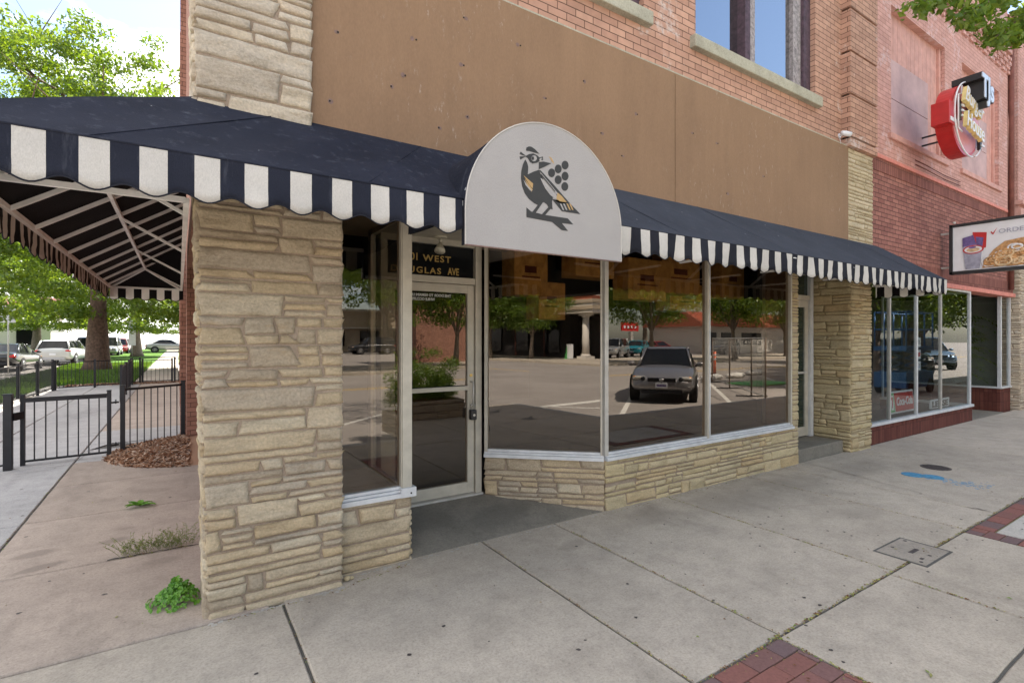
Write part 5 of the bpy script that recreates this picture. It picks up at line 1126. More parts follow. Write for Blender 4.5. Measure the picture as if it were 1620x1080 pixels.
# fences
def fence(name, pts, h, step, label, cat, post=.05, group=None, rail=.03, zb=.07, ends=(1, 1), mesh_rail=True, postlabel=None):
    r_ = empty(name, (pts[0][0], pts[0][1], 0), label, cat, group)
    pl = [Vector((*p, 0)) for p in pts]
    for i, p in enumerate(pl):
        if (i == 0 and not ends[0]) or (i == len(pl)-1 and not ends[1]): continue
        mb = MB(); mb.bbox(p.x-post/2, p.x+post/2, p.y-post/2, p.y+post/2, -.02, h+.03, 'black_metal', .004); mb.bbox(p.x-post/2-.004, p.x+post/2+.004, p.y-post/2-.004, p.y+post/2+.004, h+.03, h+.042, 'black_metal', .003); part(mb, 'post', r_)
    mb = MB()
    for a, b in zip(pl[:-1], pl[1:]):
        L_ = (b-a).length; n = max(1, int(L_/step))
        mb.bar(a+Vector((0, 0, h-.02)), b+Vector((0, 0, h-.02)), rail, rail, 'black_metal'); mb.bar(a+Vector((0, 0, zb)), b+Vector((0, 0, zb)), rail, rail*.8, 'black_metal')
        for k in range(1, n): p = a.lerp(b, k/n); mb.bar(p+Vector((0, 0, zb)), p+Vector((0, 0, h-.02)), .013, .013, 'black_metal', up=(0, 1, 0))
    part(mb, 'pickets', r_); return r_
mb = MB(); mb.bbox(-1.735, -1.655, 8.31, 8.39, -.02, .885, 'black_metal', .006); mb.bbox(-1.74, -1.65, 8.305, 8.395, .885, .90, 'black_metal', .004); mb.bar((-1.66, 8.36, .62), (-1.60, 8.5, .62), .03, .09, 'black_metal'); mb.bar((-2.2, 8.2, .06), (-1.73, 8.34, .06), .02, .02, 'black_metal')
o = mb.build('gate_post'); tag(o, 'thick black gate post at the left edge of the picture', 'post')
g1 = fence('picket_gate', [(-1.60, 8.53), (-.775, 8.64)], .83, .098, 'low black metal gate in front of the side sidewalk, left of the mulch', 'gate', post=.045, zb=.05)
mb = MB(); mb.bar((-1.60, 8.52, .80), (-.80, 8.63, .80), .03, .055, 'black_metal'); part(mb, 'top_rail', g1)
for z in (.70, .13): mb = MB(); mb.bar((-.775, 8.64, z), (-.68, 8.70, z), .02, .02, 'black_metal'); mb.tube([(-.71, 8.70, z-.02), (-.71, 8.70, z+.035)], .008, 'black_metal', 6); part(mb, 'hinge', g1)
fence('picket_fence', [(-.64, 8.76), (.055, 9.25)], .88, .092, 'short black fence panel running from the gate to the brick wall over the mulch', 'fence', post=.055, zb=.06)
fence('picket_fence', [(-3.55, 9.5), (-3.5, 12.2), (-3.42, 14.8), (-3.33, 17.3), (-3.23, 18.8), (-3.15, 20.3)], .9, .085, 'long black picket fence along the side street kerb', 'fence', post=.06)
fence('picket_fence', [(-3.12, 20.45), (-2.25, 21.05), (-1.36, 21.75), (-1.13, 22.1)], .86, .10, 'far black picket fence in front of the lawn and big tree', 'fence', post=.06)
fence('picket_fence', [(-1.2, 16.0), (-1.24, 17.9), (-1.28, 19.8), (-1.33, 21.6)], .87, .095, 'black fence run seen end on down the middle of the side sidewalk', 'fence', post=.06)
fence('picket_gate', [(-1.06, 22.1), (-.2, 22.15)], .82, .11, 'far black gate beside the brick wall across the side sidewalk', 'gate', post=.06)
fence('picket_fence', [(-.12, 22.15), (.06, 22.15)], .86, .09, 'tiny far fence panel between the far gate and the brick wall', 'fence', post=.06)

# signs on posts
mb = MB(); mb.tube([(-7.0, 34.5, -.15), (-7.0, 34.5, 3.0)], .03, 'alu', 8); mb.bbox(-7.28, -6.72, 34.44, 34.46, 2.35, 3.15, 'sign_white', .01); mb.bbox(-7.24, -7.02, 34.43, 34.438, 2.85, 3.1, 'sign_blue', .004)
o = mb.build('parking_sign'); tag(o, 'small white and blue street sign on a grey post at the far left', 'sign')
mb = MB(); mb.tube([(-3.3, 53.9, 0), (-3.3, 53.9, 3.2)], .03, 'alu', 8); mb.bbox(-3.55, -3.05, 53.85, 53.87, 1.0, 3.4, 'alu_white', .01)
o = mb.build('street_sign'); tag(o, 'tall narrow pale street sign behind the far gate right of the big trunk', 'sign')

# ================================================================== TREES
def leaf_mesh(name, centers, per, sig, size, m, seed, flat=.6):
    r = np.random.default_rng(seed); cs = np.asarray(centers, dtype=float); n = len(cs)*per
    c = np.repeat(cs, per, 0); sg = sig if not hasattr(sig, '__len__') else np.repeat(np.asarray(sig), per)[:, None]
    d = r.normal(size=(n, 3)); d /= np.linalg.norm(d, axis=1)[:, None]; c = c+d*(r.random((n, 1))**.45)*sg*np.array([1, 1, flat])
    a = r.normal(size=(n, 3)); a[:, 2] -= .4; a /= np.linalg.norm(a, axis=1)[:, None]; b = np.cross(a, r.normal(size=(n, 3))); b /= np.linalg.norm(b, axis=1)[:, None]
    s = size*r.uniform(.6, 1.3, (n, 1)); nn = np.cross(a, b)*s*.12
    v = np.stack([c-a*s*.5, c+b*s*.26+nn, c+a*s*.5, c-b*s*.26+nn], 1).reshape(-1, 3)
    me = bpy.data.meshes.new(name); me.vertices.add(4*n); me.vertices.foreach_set('co', v.ravel()); me.loops.add(4*n); me.loops.foreach_set('vertex_index', np.arange(4*n, dtype=np.int32))
    me.polygons.add(n); me.polygons.foreach_set('loop_start', np.arange(0, 4*n, 4, dtype=np.int32)); me.polygons.foreach_set('loop_total', np.full(n, 4, dtype=np.int32)); me.materials.append(MATS[m]); me.update(); me.validate(); return me
def make_tree(name, seed, H, r0, fork, crown_c, crown_r, nclump, per, lsize, m='leaf', bark='bark', clump=.75, nlimb=9, flare=1.6, skirt=0.):
    rt = random.Random(seed); root = bpy.data.objects.new(name, None); C.objects.link(root)
    mb = MB(); top = Vector((rt.uniform(-.3, .3), rt.uniform(-.3, .3), H*.72)); trunk = []
    for i in range(9): u = i/8; trunk.append(Vector((top.x*u+math.sin(u*3+seed)*.1*r0*3, top.y*u, top.z*u)))
    rad = [r0*(flare if i == 0 else 1.12 if i == 1 else 1)*(1-.8*(i/8)**1.1) for i in range(9)]
    trunk.insert(1, trunk[0].lerp(trunk[1], .3)); rad.insert(1, r0*(1+(flare-1)*.35)); mb.tube(trunk, rad, bark, 14)
    # bark ridges
    for v in range(len(mb.v)):
        x, y, z = mb.v[v]; nn = noise.noise(Vector((x*4/r0*.4, y*4/r0*.4, z*.6))); k = 1+nn*.22; mb.v[v] = (x*k if z < H*.5 else x, y*k if z < H*.5 else y, z)
    cc = Vector(crown_c); cr = Vector(crown_r); lobes = []
    for k in range(nlimb):
        a = 2*PI*k/nlimb+rt.uniform(-.4, .4); e = rt.uniform(-.35, 1.1); q = cc+Vector((cr.x*math.cos(a)*math.cos(e), cr.y*math.sin(a)*math.cos(e), cr.z*math.sin(e)))*rt.uniform(.55, .8); lobes.append(q)
        st = trunk[min(8, 3+int(rt.random()*5))]; st = st if st.z > fork else Vector((st.x, st.y, fork)); mid = st.lerp(q, .5)+Vector((0, 0, rt.uniform(0, .1)*H))
        mb.tube([st, st.lerp(mid, .5)+Vector((rt.gauss(0, .1), rt.gauss(0, .1), 0)), mid, mid.lerp(q, .6), q], [r0*.42, r0*.32, r0*.22, r0*.12, r0*.04], bark, 8)
        for j in range(4):
            q2 = q+Vector((rt.gauss(0, 1)*cr.x*.28, rt.gauss(0, 1)*cr.y*.28, rt.gauss(0, 1)*cr.z*.25)); s2 = mid.lerp(q, rt.random()); mb.tube([s2, s2.lerp(q2, .5)+Vector((0, 0, .15)), q2], [r0*.12, r0*.07, r0*.02], bark, 5); lobes.append(q2)
    lobes.append(cc+Vector((0, 0, cr.z*.85))); mb.build('trunk', root, True)
    cen = []
    for k in range(nclump):
        for tr_ in range(40):
            if rt.random() < .62: p = rt.choice(lobes)+Vector((rt.gauss(0, cr.x*.16), rt.gauss(0, cr.y*.16), rt.gauss(0, cr.z*.13)))
            else:
                d = Vector((rt.gauss(0, 1), rt.gauss(0, 1), rt.gauss(0, 1))).normalized(); p = cc+Vector((d.x*cr.x, d.y*cr.y, d.z*cr.z))*(rt.random()**.4)
            q = p-cc; rr = math.sqrt((q.x/cr.x)**2+(q.y/cr.y)**2+(q.z/cr.z)**2)
            if rr < 1+.22*noise.noise(p*.6+Vector((seed, 0, 0))) and p.z > fork*.75: break
        cen.append(p)
        if skirt and rt.random() < skirt: cen.append(Vector((p.x, p.y, max(fork*.8, p.z-cr.z*rt.uniform(.5, 1.1)))))
    me = leaf_mesh('crown', cen, per, clump, lsize, m, seed); o = bpy.data.objects.new('crown', me); C.objects.link(o); o.parent = root; return root
def put(root, loc, rz=0, sc=1., label=None, group='trees along the streets'):
    root.location = loc; root.rotation_euler = (0, 0, rz); root.scale = (sc, sc, sc) if not hasattr(sc, '__len__') else sc; return tag(root, label, 'tree', group)
TA = make_tree('deciduous_tree', 3, 16.5, .40, 3.2, (.4, 0, 8.6), (7.2, 6.5, 6.8), 560, 115, .19, clump=.66, skirt=.22)
put(TA, (-3.3, 31.6, 0), 2.3, (1, 1, 1.05), 'big deciduous tree with a thick reddish furrowed trunk on the lawn behind the fence')
TB = make_tree('deciduous_tree', 8, 15, .34, 3.0, (0, 0, 8.2), (6.2, 6, 5.6), 420, 130, .22, bark='bark_grey', skirt=.15)
put(TB, (-3.1, 55.5, 0), 1.2, 1.0, 'mid distance tree with slim trunk between the big trunk and the brick wall')
trees = [(TB, (-19.5, 62, 0), 2.2, 1.1, 'far tree with dark trunk at the left edge beyond the parked cars'), (TA, (-14.5, 47, 0), 3.0, .92, 'broad crowned tree across the side street at the left edge'),
         (TB, (-9.5, 88, 0), .3, 1.35, 'distant tree closing the side street behind the cars'), (TA, (2.2, 78, 0), 4.1, .95, 'distant tree just left of the brick wall, beyond the far path'), (TA, (-27, 70, 0), 1.1, 1.2, 'far large tree behind the houses at the left'), (TB, (-17, 98, 0), 5.1, 1.4, 'most distant tall tree at the left above the street')]
for (src, loc, rz, sc, lb) in trees: put(copy_tree(src), loc, rz, sc, lb)
# trees across the main street, seen mirrored in the shop glass
TC = make_tree('street_tree', 21, 7.2, .16, 1.9, (0, 0, 4.6), (3.4, 3.2, 2.5), 230, 90, .17, bark='bark_grey')
put(TC, (27.0, -17.2, -.02), .2, 1.05, 'rounded street tree mirrored above the parked grey car')
for (x, y, rz, sc, lb) in ((36.0, -17.0, 1.5, 1.15, 'street tree mirrored at the right end of the wide window'), (-24.6, -19.6, 2.6, .95, 'street tree mirrored in the angled window beside the column'), (-28.5, -18.4, .9, 1.0, 'street tree mirrored in the middle of the angled window'), (-32.6, -18.4, 4, 1.0, 'street tree mirrored at the left of the angled window'), (9.6, -18.6, 1.9, 1.25, 'thick street tree mirrored in the entrance door glass'), (13.8, -18.8, 3.3, .95, 'street tree mirrored at the right of the door glass'), (47, -19, 2.2, 1.1, 'street tree across the road mirrored in the restaurant window'), (26.5, -2.4, 1.2, 1.0, 'young street tree on the near kerb beyond the restaurant window'), (33, -4.5, 2.2, 1.2, 'second young street tree farther along the near kerb'), (58, -24, 2.2, 1.8, 'tall tree behind the tiled roof shop mirrored in the wide window'), (44, -46, .2, 2.2, 'tall distant tree mirrored above the teal car'), (30, -50, 1.2, 2.1, 'tall distant tree behind the parked silver car'), (60, -48, 2.7, 2.3, 'tall distant tree far beyond the tiled roof shop'), (72, -22, 2.7, 2.1, 'farthest tall tree along the main street'), (24.0, -1.6, 4.1, .82, 'low leafy tree in front of the mirrored black car'), (29.5, -3.0, 5.1, .85, 'leafy tree between the two mirrored black cars'), (21.0, -1.4, 3.1, .8, 'small low crowned tree nearest the lift'), (40, -9, .7, 1.3, 'third street tree mirrored in the restaurant window'), (52, -52, 3.3, 2.4, 'tall tree closing the view behind the tiled roof'), (22, -56, 1.3, 2.3, 'tall tree far behind the brick shop'), (78, -44, 5.3, 2.4, 'broad tall tree far right of the tiled roof'), (36, -60, 4.3, 2.6, 'very tall distant tree behind the red sign'), (88, -28, 4.9, 2.4, 'remotest tall tree on the far side of the main street')):
    put(copy_tree(TC), (x, y, -.02), rz, sc, lb, 'trees across the main street')
# near street tree whose branch hangs into the top right corner
rt = random.Random(31); TN = bpy.data.objects.new('street_tree', None); C.objects.link(TN); put(TN, (6.4, -.55, 0), 0, 1, 'near street tree whose leafy branches hang into the top right corner', 'trees on the near kerb')
mb = MB(); mb.tube([(0, 0, 0), (.05, .02, 1.5), (-.05, .1, 3.2), (0, .2, 5.0), (.1, .2, 6.6)], [.17, .14, .12, .09, .03], 'bark_grey', 12); cen = []
o0 = Vector((6.4, -.55, 0))
def at(px, py, d): q = (px-810)/812; return Vector(((cosA+q*sinA)*d, (sinA-q*cosA)*d, 1.55+(536-py)*d/812))
targ = [((1648, 5, 6.2), (1600, 40, 5.9), (1573, 60, 5.6)), ((1640, -30, 6.0), (1570, 0, 5.6), (1525, 22, 5.3)), ((1620, -80, 6), (1520, -25, 5.4), (1462, 2, 5.1)), ((1660, 30, 6.4), (1625, 45, 6.2), (1600, 50, 6.1))]
for i, tg in enumerate(targ):
    p = [at(*q)-o0 for q in tg]; st = Vector((0, .15, 3.2+i*.35)); mb.tube([st, st.lerp(p[0], .5)+Vector((0, 0, .35)), p[0], p[1], p[2]], [.06, .04, .022, .012, .005], 'bark_grey', 7)
    for u in np.linspace(0, 1, 15):
        q = p[0].lerp(p[1], u*2) if u < .5 else p[1].lerp(p[2], u*2-1); cen.append(q+Vector((rt.gauss(0, .06), rt.gauss(0, .06), rt.gauss(0, .05)-.03)))
for k in range(170):
    d = Vector((rt.gauss(0, 1), rt.gauss(0, 1), rt.gauss(0, 1))).normalized(); q = Vector((.9, -.9, 6.6))+Vector((d.x*2.3, d.y*2.3, d.z*1.7))*(rt.random()**.35); cen.append(q)
mb.build('trunk', TN, True); me = leaf_mesh('crown', cen, 42, [.15]*60+[.45]*170, .088, 'leaf_near', 5, .8); o = bpy.data.objects.new('crown', me); C.objects.link(o); o.parent = TN

# grass tufts on the lawn strip
def tufts(n, x0, x1, y0, y1, seed, h=.07):
    r = np.random.default_rng(seed); c = np.stack([r.uniform(x0, x1, n), r.uniform(y0, y1, n), np.full(n, .03)], 1); a = r.uniform(0, 2*PI, n); w = .012; hh = r.uniform(.5, 1.4, n)*h
    d = np.stack([np.cos(a), np.sin(a), np.zeros(n)], 1)*w; t_ = c+np.stack([r.normal(0, .02, n), r.normal(0, .02, n), hh], 1); v = np.stack([c-d, c+d, t_], 1).reshape(-1, 3)
    me = bpy.data.meshes.new('grass'); me.vertices.add(3*n); me.vertices.foreach_set('co', v.ravel()); me.loops.add(3*n); me.loops.foreach_set('vertex_index', np.arange(3*n, dtype=np.int32)); me.polygons.add(n); me.polygons.foreach_set('loop_start', np.arange(0, 3*n, 3, dtype=np.int32)); me.polygons.foreach_set('loop_total', np.full(n, 3, dtype=np.int32)); me.materials.append(MATS['grass_blade']); me.update(); me.validate()
    o = bpy.data.objects.new('grass', me); C.objects.link(o); return o
o = tufts(52000, -5.3, -1.4, 22.7, 40, 3, .09); tag(o, 'uneven green grass of the lawn strip around the big tree', 'grass', kind='stuff')
o = tufts(16000, -4.85, -3.5, 9, 22.5, 4, .07); tag(o, 'sparse grass strip outside the long picket fence', 'grass', kind='stuff')

# ================================================================== CARS
def make_car(name, pt, kind, label, loc, rz, Lc=4.5, Wc=1.74, Hc=1.46, group='cars parked on the streets', tails=False):
    root = empty(name, loc, label, 'car', group); root.rotation_euler = (0, 0, rz); P_ = 'paint_'+pt; hl = Lc/2; hw = Wc/2
    if kind == 'sedan': prof = [(-1, .62, .80, .86), (-.96, .40, .96, .93), (-.80, .30, 1.02, .985), (-.55, .26, 1.00, 1.), (-.2, .24, .97, 1.), (.2, .24, .95, 1.), (.42, .25, .93, 1.), (.62, .26, .86, .99), (.80, .28, .77, .96), (.93, .28, .66, .88), (1.0, .40, .55, .74)]
    elif kind == 'suv': prof = [(-1, .62, .90, .88), (-.97, .42, 1.10, .95), (-.85, .34, 1.15, .985), (-.5, .30, 1.12, 1.), (-.1, .30, 1.09, 1.), (.25, .30, 1.07, 1.), (.48, .30, 1.05, 1.), (.70, .32, .99, .985), (.86, .34, .92, .95), (.95, .36, .80, .88), (1.0, .46, .68, .78)]
    mb = MB(); sec = []
    for (u, zl, zt, w) in prof:
        x = u*hl; W_ = w*hw; zm = zl+(zt-zl)*.45
        half = [(0, zl), (.72*W_, zl), (.93*W_, zl+.05), (.99*W_, zl+.16), (1.0*W_, zm), (.985*W_, zt-.14), (.955*W_, zt-.05), (.86*W_, zt), (.5*W_, zt+.035), (0, zt+.045)]
        sec.append([(x, -y, z) for y, z in half]+[(x, y, z) for y, z in half[-2:0:-1]])
    n = len(sec[0]); vs = [p for s_ in sec for p in s_]; fs_ = []
    for i in range(len(sec)-1):
        for k in range(n): fs_.append((i*n+k, i*n+(k+1) % n, (i+1)*n+(k+1) % n, (i+1)*n+k))
    fs_.append(tuple(range(n-1, -1, -1))); fs_.append(tuple((len(sec)-1)*n+k for k in range(n)))
    fs_ = [tuple(reversed(f)) for f in fs_]
    mb.add(vs, fs_, P_, True); b = mb.build('body', root, True); sd_ = b.modifiers.new('s', 'SUBSURF'); sd_.levels = 2; sd_.render_levels = 2
    # greenhouse: lower ring at the belt, upper ring at the roof
    if kind == 'sedan': xb0, xb1, xr0, xr1, zb = -.78*hl, .42*hl, -.42*hl, .06*hl, .95
    else: xb0, xb1, xr0, xr1, zb = -.97*hl, .50*hl, -.84*hl, .17*hl, 1.08
    wb, wr = .90*hw, .70*hw; zr = Hc-.04
    def ringp(x0, x1, w, z, r_=.12):
        pts = []
        for (cx, cy, a0) in ((x1-r_, w-r_, 0), (x0+r_, w-r_, 90), (x0+r_, -w+r_, 180), (x1-r_, -w+r_, 270)):
            for q in range(4): a = R(a0+q*30); pts.append((cx+r_*math.cos(a), cy+r_*math.sin(a), z))
        return pts
    g = MB(); A0 = ringp(xb0, xb1, wb, zb-.04, .16); A1 = ringp(xr0, xr1, wr, zr, .16); nn = len(A0)
    g.add(A0+A1, [(k, (k+1) % nn, (k+1) % nn+nn, k+nn) for k in range(nn)], 'glass_dark', True); g.build('window_glass', root, True)
    rf_ = MB(); A2 = ringp(xr0-.03, xr1+.03, wr+.015, zr-.01, .18); A3 = ringp(xr0+.06, xr1-.06, wr-.08, zr+.035, .18); A4 = ringp(xr0+.35, xr1-.35, wr-.3, zr+.05, .1)
    rf_.add(A2+A3+A4, [(k, (k+1) % nn, (k+1) % nn+nn, k+nn) for k in range(nn)]+[(k+nn, (k+1) % nn+nn, (k+1) % nn+2*nn, k+2*nn) for k in range(nn)]+[tuple(2*nn+k for k in range(nn))], P_, True)
    for sy in (-1, 1):   # pillars
        rf_.tube([(xb1-.03, sy*(wb-.05), zb-.02), (xr1+.0, sy*(wr-.02), zr)], .030, P_, 8); rf_.tube([(xb0+.05, sy*(wb-.05), zb-.02), (xr0, sy*(wr-.02), zr)], .05, P_, 8)
        xm = (xr0+xr1)/2+.1; rf_.tube([(xm, sy*(wb+.0), zb-.02), (xm-.03, sy*(wr+.02), zr)], .022, 'black_metal', 6)
    rf_.build('roof', root, True)
    wx = (-.60*hl, .62*hl); rw = .315 if kind == 'sedan' else .36
    for x in wx:
        for sy in (-1, 1):
            w_ = MB(); w_.disc((x, sy*(hw-.20), rw+.02), rw+.065, (0, sy, 0), .205, 'dark_hole', 28); w_.build('wheel_arch', root, True)
            w_ = MB(); w_.tube([(x, sy*(hw-.17), rw), (x, sy*(hw-.02), rw), (x, sy*(hw+.012), rw), (x, sy*(hw+.016), rw)], [rw, rw, rw*.94, rw*.7], 'rubber', 28); tyre = w_.build('wheel', root, True)
            w_ = MB(); w_.disc((x, sy*(hw+.012), rw), rw*.64, (0, sy, 0), .01, 'dark_hole', 24)
            for k in range(7): a = 2*PI*k/7; w_.bar((x, sy*(hw+.024), rw), (x+math.cos(a)*rw*.62, sy*(hw+.022), rw+math.sin(a)*rw*.62), .045, .02, 'rim', up=(0, 1, 0))
            w_.tube([(x+math.cos(2*PI*q/24)*rw*.64, sy*(hw+.02), rw+math.sin(2*PI*q/24)*rw*.64) for q in range(25)], .014, 'rim', 6, False); rm_ = w_.build('rim', tyre, True)
    zf = .68 if kind == 'sedan' else .82
    for sy in (-1, 1):
        h_ = MB(); h_.sphere((.905*hl, sy*hw*.68, zf-.02), (.135, .19, .062), 'lamp_lens', 14, 8); h_.sphere((.95*hl, sy*hw*.55, zf-.03), (.11, .06, .055), 'glass_dark', 10, 6); h_.sphere((.90*hl, sy*hw*.80, zf-.01), (.10, .07, .05), 'lamp_amber', 10, 6); h_.build('headlight', root, True)
        h_ = MB(); h_.sphere((-.955*hl, sy*hw*.74, zf+.12), (.10, .19, .09), 'lamp_red', 14, 8); h_.build('tail_light', root, True)
        h_ = MB(); h_.sphere((xb1-.25, sy*(hw+.09), zb+.03), (.07, .11, .075), P_, 12, 8); h_.tube([(xb1-.27, sy*(hw-.06), zb-.02), (xb1-.25, sy*(hw+.05), zb+.01)], .025, 'black_metal', 6); h_.build('wing_mirror', root, True)
    h_ = MB(); h_.bbox(.955*hl, .992*hl, -.36, .36, zf-.10, zf-.01, 'black_metal', .012); h_.bar((.985*hl, -.36, zf+.0), (.985*hl, .36, zf+.0), .02, .014, 'rim'); h_.sphere((.995*hl, 0, zf-.045), (.02, .07, .04), 'rim', 12, 6)
    for k in range(3): h_.bar((.995*hl, -.33, zf-.08+k*.025), (.995*hl, .33, zf-.08+k*.025), .008, .006, 'rubber')
    h_.build('grille', root, True)
    h_ = MB(); h_.bbox(.93*hl, .985*hl, -.52, .52, .27, .37, 'black_metal', .015)
    for sy in (-1, 1):
        for k in range(3): h_.bar((.945*hl, sy*.55, .29+k*.045), (.90*hl, sy*.80, .29+k*.045), .02, .014, 'rubber')
    h_.bbox(-1.0*hl, -.95*hl, -.62, .62, .36, .52, 'black_metal' if kind == 'sedan' else 'rim', .02); h_.build('bumper_grille', root, True)
    h_ = MB(); h_.bbox(hl-.01, hl+.01, -.155, .155, .42, .56, 'plate', .004); h_.bbox(hl+.008, hl+.012, -.12, .12, .46, .51, 'soda_purple', .001); h_.bbox(-hl-.012, -hl+.02, -.155, .155, .66, .80, 'plate', .004); h_.build('number_plate', root, True)
    h_ = MB(); h_.tube([(xb1-.06, -.5, zb+.06), (xb1-.18, -.1, zb+.12)], .006, 'rubber', 5); h_.tube([(xb1-.06, .1, zb+.06), (xb1-.2, .5, zb+.12)], .006, 'rubber', 5); h_.build('wiper', root, True)
    return root
make_car('parked_car', 'grey', 'sedan', 'dark grey sedan parked nose in, mirrored in the wide shop window', (12.35, -3.55, -.15), R(143))
make_car('parked_car', 'white', 'suv', 'white crossover seen from behind, parked left of the big trunk', (-6.45, 45.4, -.15), R(84), 4.7, 1.92, 1.62)
make_car('parked_car', 'black', 'sedan', 'dark car with red tail light at the left edge in front of the white crossover', (-7.7, 38.3, -.15), R(86), 4.7, 1.85, 1.45)
make_car('parked_car', 'blue', 'suv', 'bluish sport utility car just left of the big trunk', (-6.3, 55.5, -.15), R(-92), 4.7, 1.9, 1.85)
make_car('parked_car', 'silver', 'suv', 'silver truck like car just right of the big trunk', (-5.6, 61.5, -.15), R(-90), 4.9, 1.95, 1.9)
make_car('parked_car', 'red', 'suv', 'small looking red car farthest down the side street', (-5.4, 69.5, -.15), R(-90), 4.5, 1.85, 1.75)
make_car('parked_car', 'silver', 'sedan', 'silver car crossing behind the far gate beside the brick wall', (-.9, 71, .02), R(0))
make_car('parked_car', 'blue', 'sedan', 'pale blue car beyond the dark car at the left edge', (-10.6, 41, -.15), R(-94))
make_car('parked_car', 'tan', 'suv', 'tan car cut by the left edge of the picture', (-10.2, 34.2, -.15), R(88), 4.6, 1.85, 1.7)
make_car('parked_car', 'black', 'suv', 'added black car covering the bright road mirrored low in the restaurant window', (23.6, -3.4, -.15), R(143), 4.6, 1.85, 1.7)  # added out of view to darken the sunlit road mirrored in the glass
make_car('parked_car', 'black', 'suv', 'second added black car darkening the reflection in the right restaurant panes', (30.2, -4.2, -.15), R(143), 4.6, 1.85, 1.7)  # another dark car added for a darker restaurant reflection
make_car('parked_car', 'blue', 'suv', 'dull blue car farthest right in the restaurant glass reflection', (36.5, -5.2, -.15), R(143), 4.6, 1.85, 1.8)
make_car('parked_car', 'teal', 'suv', 'bright teal car mirrored left of the grey sedan', (37.5, -28.5, -.15), R(150), 4.1, 1.75, 1.55)
make_car('parked_car', 'silver', 'suv', 'silver sport utility car mirrored beside the teal car', (33.0, -27.0, -.15), R(150), 4.7, 1.85, 1.75)
make_car('parked_car', 'black', 'suv', 'black car mirrored in front of the tiled roof shop', (47, -25.6, -.15), R(170), 4.6, 1.85, 1.7)
make_car('parked_car', 'black', 'suv', 'black van like car mirrored in the narrow left window', (18.0, -49.5, -.15), R(180), 4.9, 1.95, 1.85)
make_car('parked_car', 'red', 'sedan', 'red car mirrored far behind the black car', (43.5, -31, -.15), R(100))

# ================================================================== ACROSS THE STREET (mirrored in the glass)
def bldg(name, label, cat='building'): return empty(name, (0, 0, 0), label, cat)
b_ = bldg('tiled_roof_shop', 'low pale stucco shop with a red tiled roof, mirrored in the wide window')
mb = MB(); mb.box(50, 70, -38, -30, -.15, 3.1, 'stucco'); part(mb, 'wall', b_)
mb = MB(); mb.prism([(49.3, -29.2, 3.0), (49.3, -38.8, 3.0), (49.3, -36, 4.7), (49.3, -32, 4.7)], (21.4, 0, 0), 'terracotta')
for k in range(60): mb.tube([(49.5+k*.36, -29.15, 3.02), (49.5+k*.36, -32, 4.76)], .07, 'terracotta', 6)
part(mb, 'roof', b_); mb = MB(); mb.box(51, 52, -29.98, -29.9, 0, 2.3, 'black_metal'); mb.box(53, 55, -29.98, -29.9, .9, 2.3, 'glass_dark'); mb.box(57, 61, -29.98, -29.9, .9, 2.3, 'glass_dark'); part(mb, 'shopfront', b_)
b_ = bldg('column_building', 'dark shopfront building with white column and striped cornice, mirrored in the angled window')
mb = MB(); mb.box(-60, -24.2, -40, -23.6, -.1, 3.6, 'interior_dark'); mb.box(-60, -20.9, -40, -24.5, -.1, 3.4, 'interior_dark')
for k in range(8): mb.box(-56+k*4.1, -54.2+k*4.1, -23.58, -23.5, .4, 3.0, 'glass_dark'); mb.box(-56.1+k*4.1, -56+k*4.1, -23.6, -23.45, 0, 3.4, 'rust_dark')
part(mb, 'shopfront', b_)
mb = MB()
for k, m in enumerate(('stucco', 'beige_block', 'stucco', 'beige_block', 'terracotta', 'stucco')): mb.box(-60, -20.5+.1*(k % 2), -40, -22.2+.1*(k % 2), 3.6+k*.26, 3.86+k*.26, m)
mb.box(-60, -21, -40, -23, 5.16, 8, 'brick_red'); part(mb, 'cornice', b_)
mb = MB(); mb.tube([(-21.8, -22.9, .35), (-21.8, -22.9, 1.5), (-21.8, -22.9, 3.35)], [.30, .29, .24], 'stucco', 20); mb.box(-22.3, -21.3, -23.4, -22.4, -.02, .2, 'stucco'); mb.tube([(-21.8, -22.9, .2), (-21.8, -22.9, .36)], [.44, .34], 'stucco', 20); mb.box(-22.2, -21.4, -23.3, -22.5, 3.4, 3.6, 'stucco'); mb.tube([(-21.8, -22.9, 3.25), (-21.8, -22.9, 3.4)], [.26, .38], 'stucco', 20); part(mb, 'column', b_)
mb = MB(); mb.box(-22.9, -22.2, -21.9, -21.85, 0, 1.15, 'sign_white', M=None); mb.prism([(-22.9, -21.6, -.02), (-22.9, -22.2, -.02), (-22.9, -21.9, 1.15)], (.04, 0, 0), 'green_plate'); o = mb.build('pavement_sign'); tag(o, 'small white folding sign at the foot of the column, mirrored in the angled window', 'sign')
b_ = bldg('beige_building', 'long low beige building across the parking lot, mirrored in the narrow left window')
mb = MB(); mb.box(-2, 45, -78, -62, -.15, 5.2, 'beige_block'); part(mb, 'wall', b_)
mb = MB(); mb.box(-2.2, 45.2, -78.2, -61.6, 5.2, 5.5, 'stucco'); mb.box(-1, 44, -61.98, -61.0, 2.9, 3.05, 'stucco'); part(mb, 'roof_edge', b_)
mb = MB()
for k in range(9): mb.box(2+k*4.6, 4.6+k*4.6, -61.98, -61.9, .6, 2.6, 'glass_dark')
part(mb, 'window_row', b_)
b_ = bldg('brick_shop', 'brown brick building across the main street, mirrored in the door glass')
mb = MB(); wall = mb.box(13.2, 22.5, -27.6, -23.5, -.1, 5.6, 'brick_side'); part(mb, 'wall', b_)
mb = MB(); mb.box(13.1, 22.6, -27.7, -23.4, 5.6, 5.85, 'stucco'); mb.box(17, 21, -23.49, -23.4, .6, 2.6, 'glass_dark'); part(mb, 'trim', b_)
b_ = bldg('pale_house', 'pale house front glimpsed behind the trees at the far left')
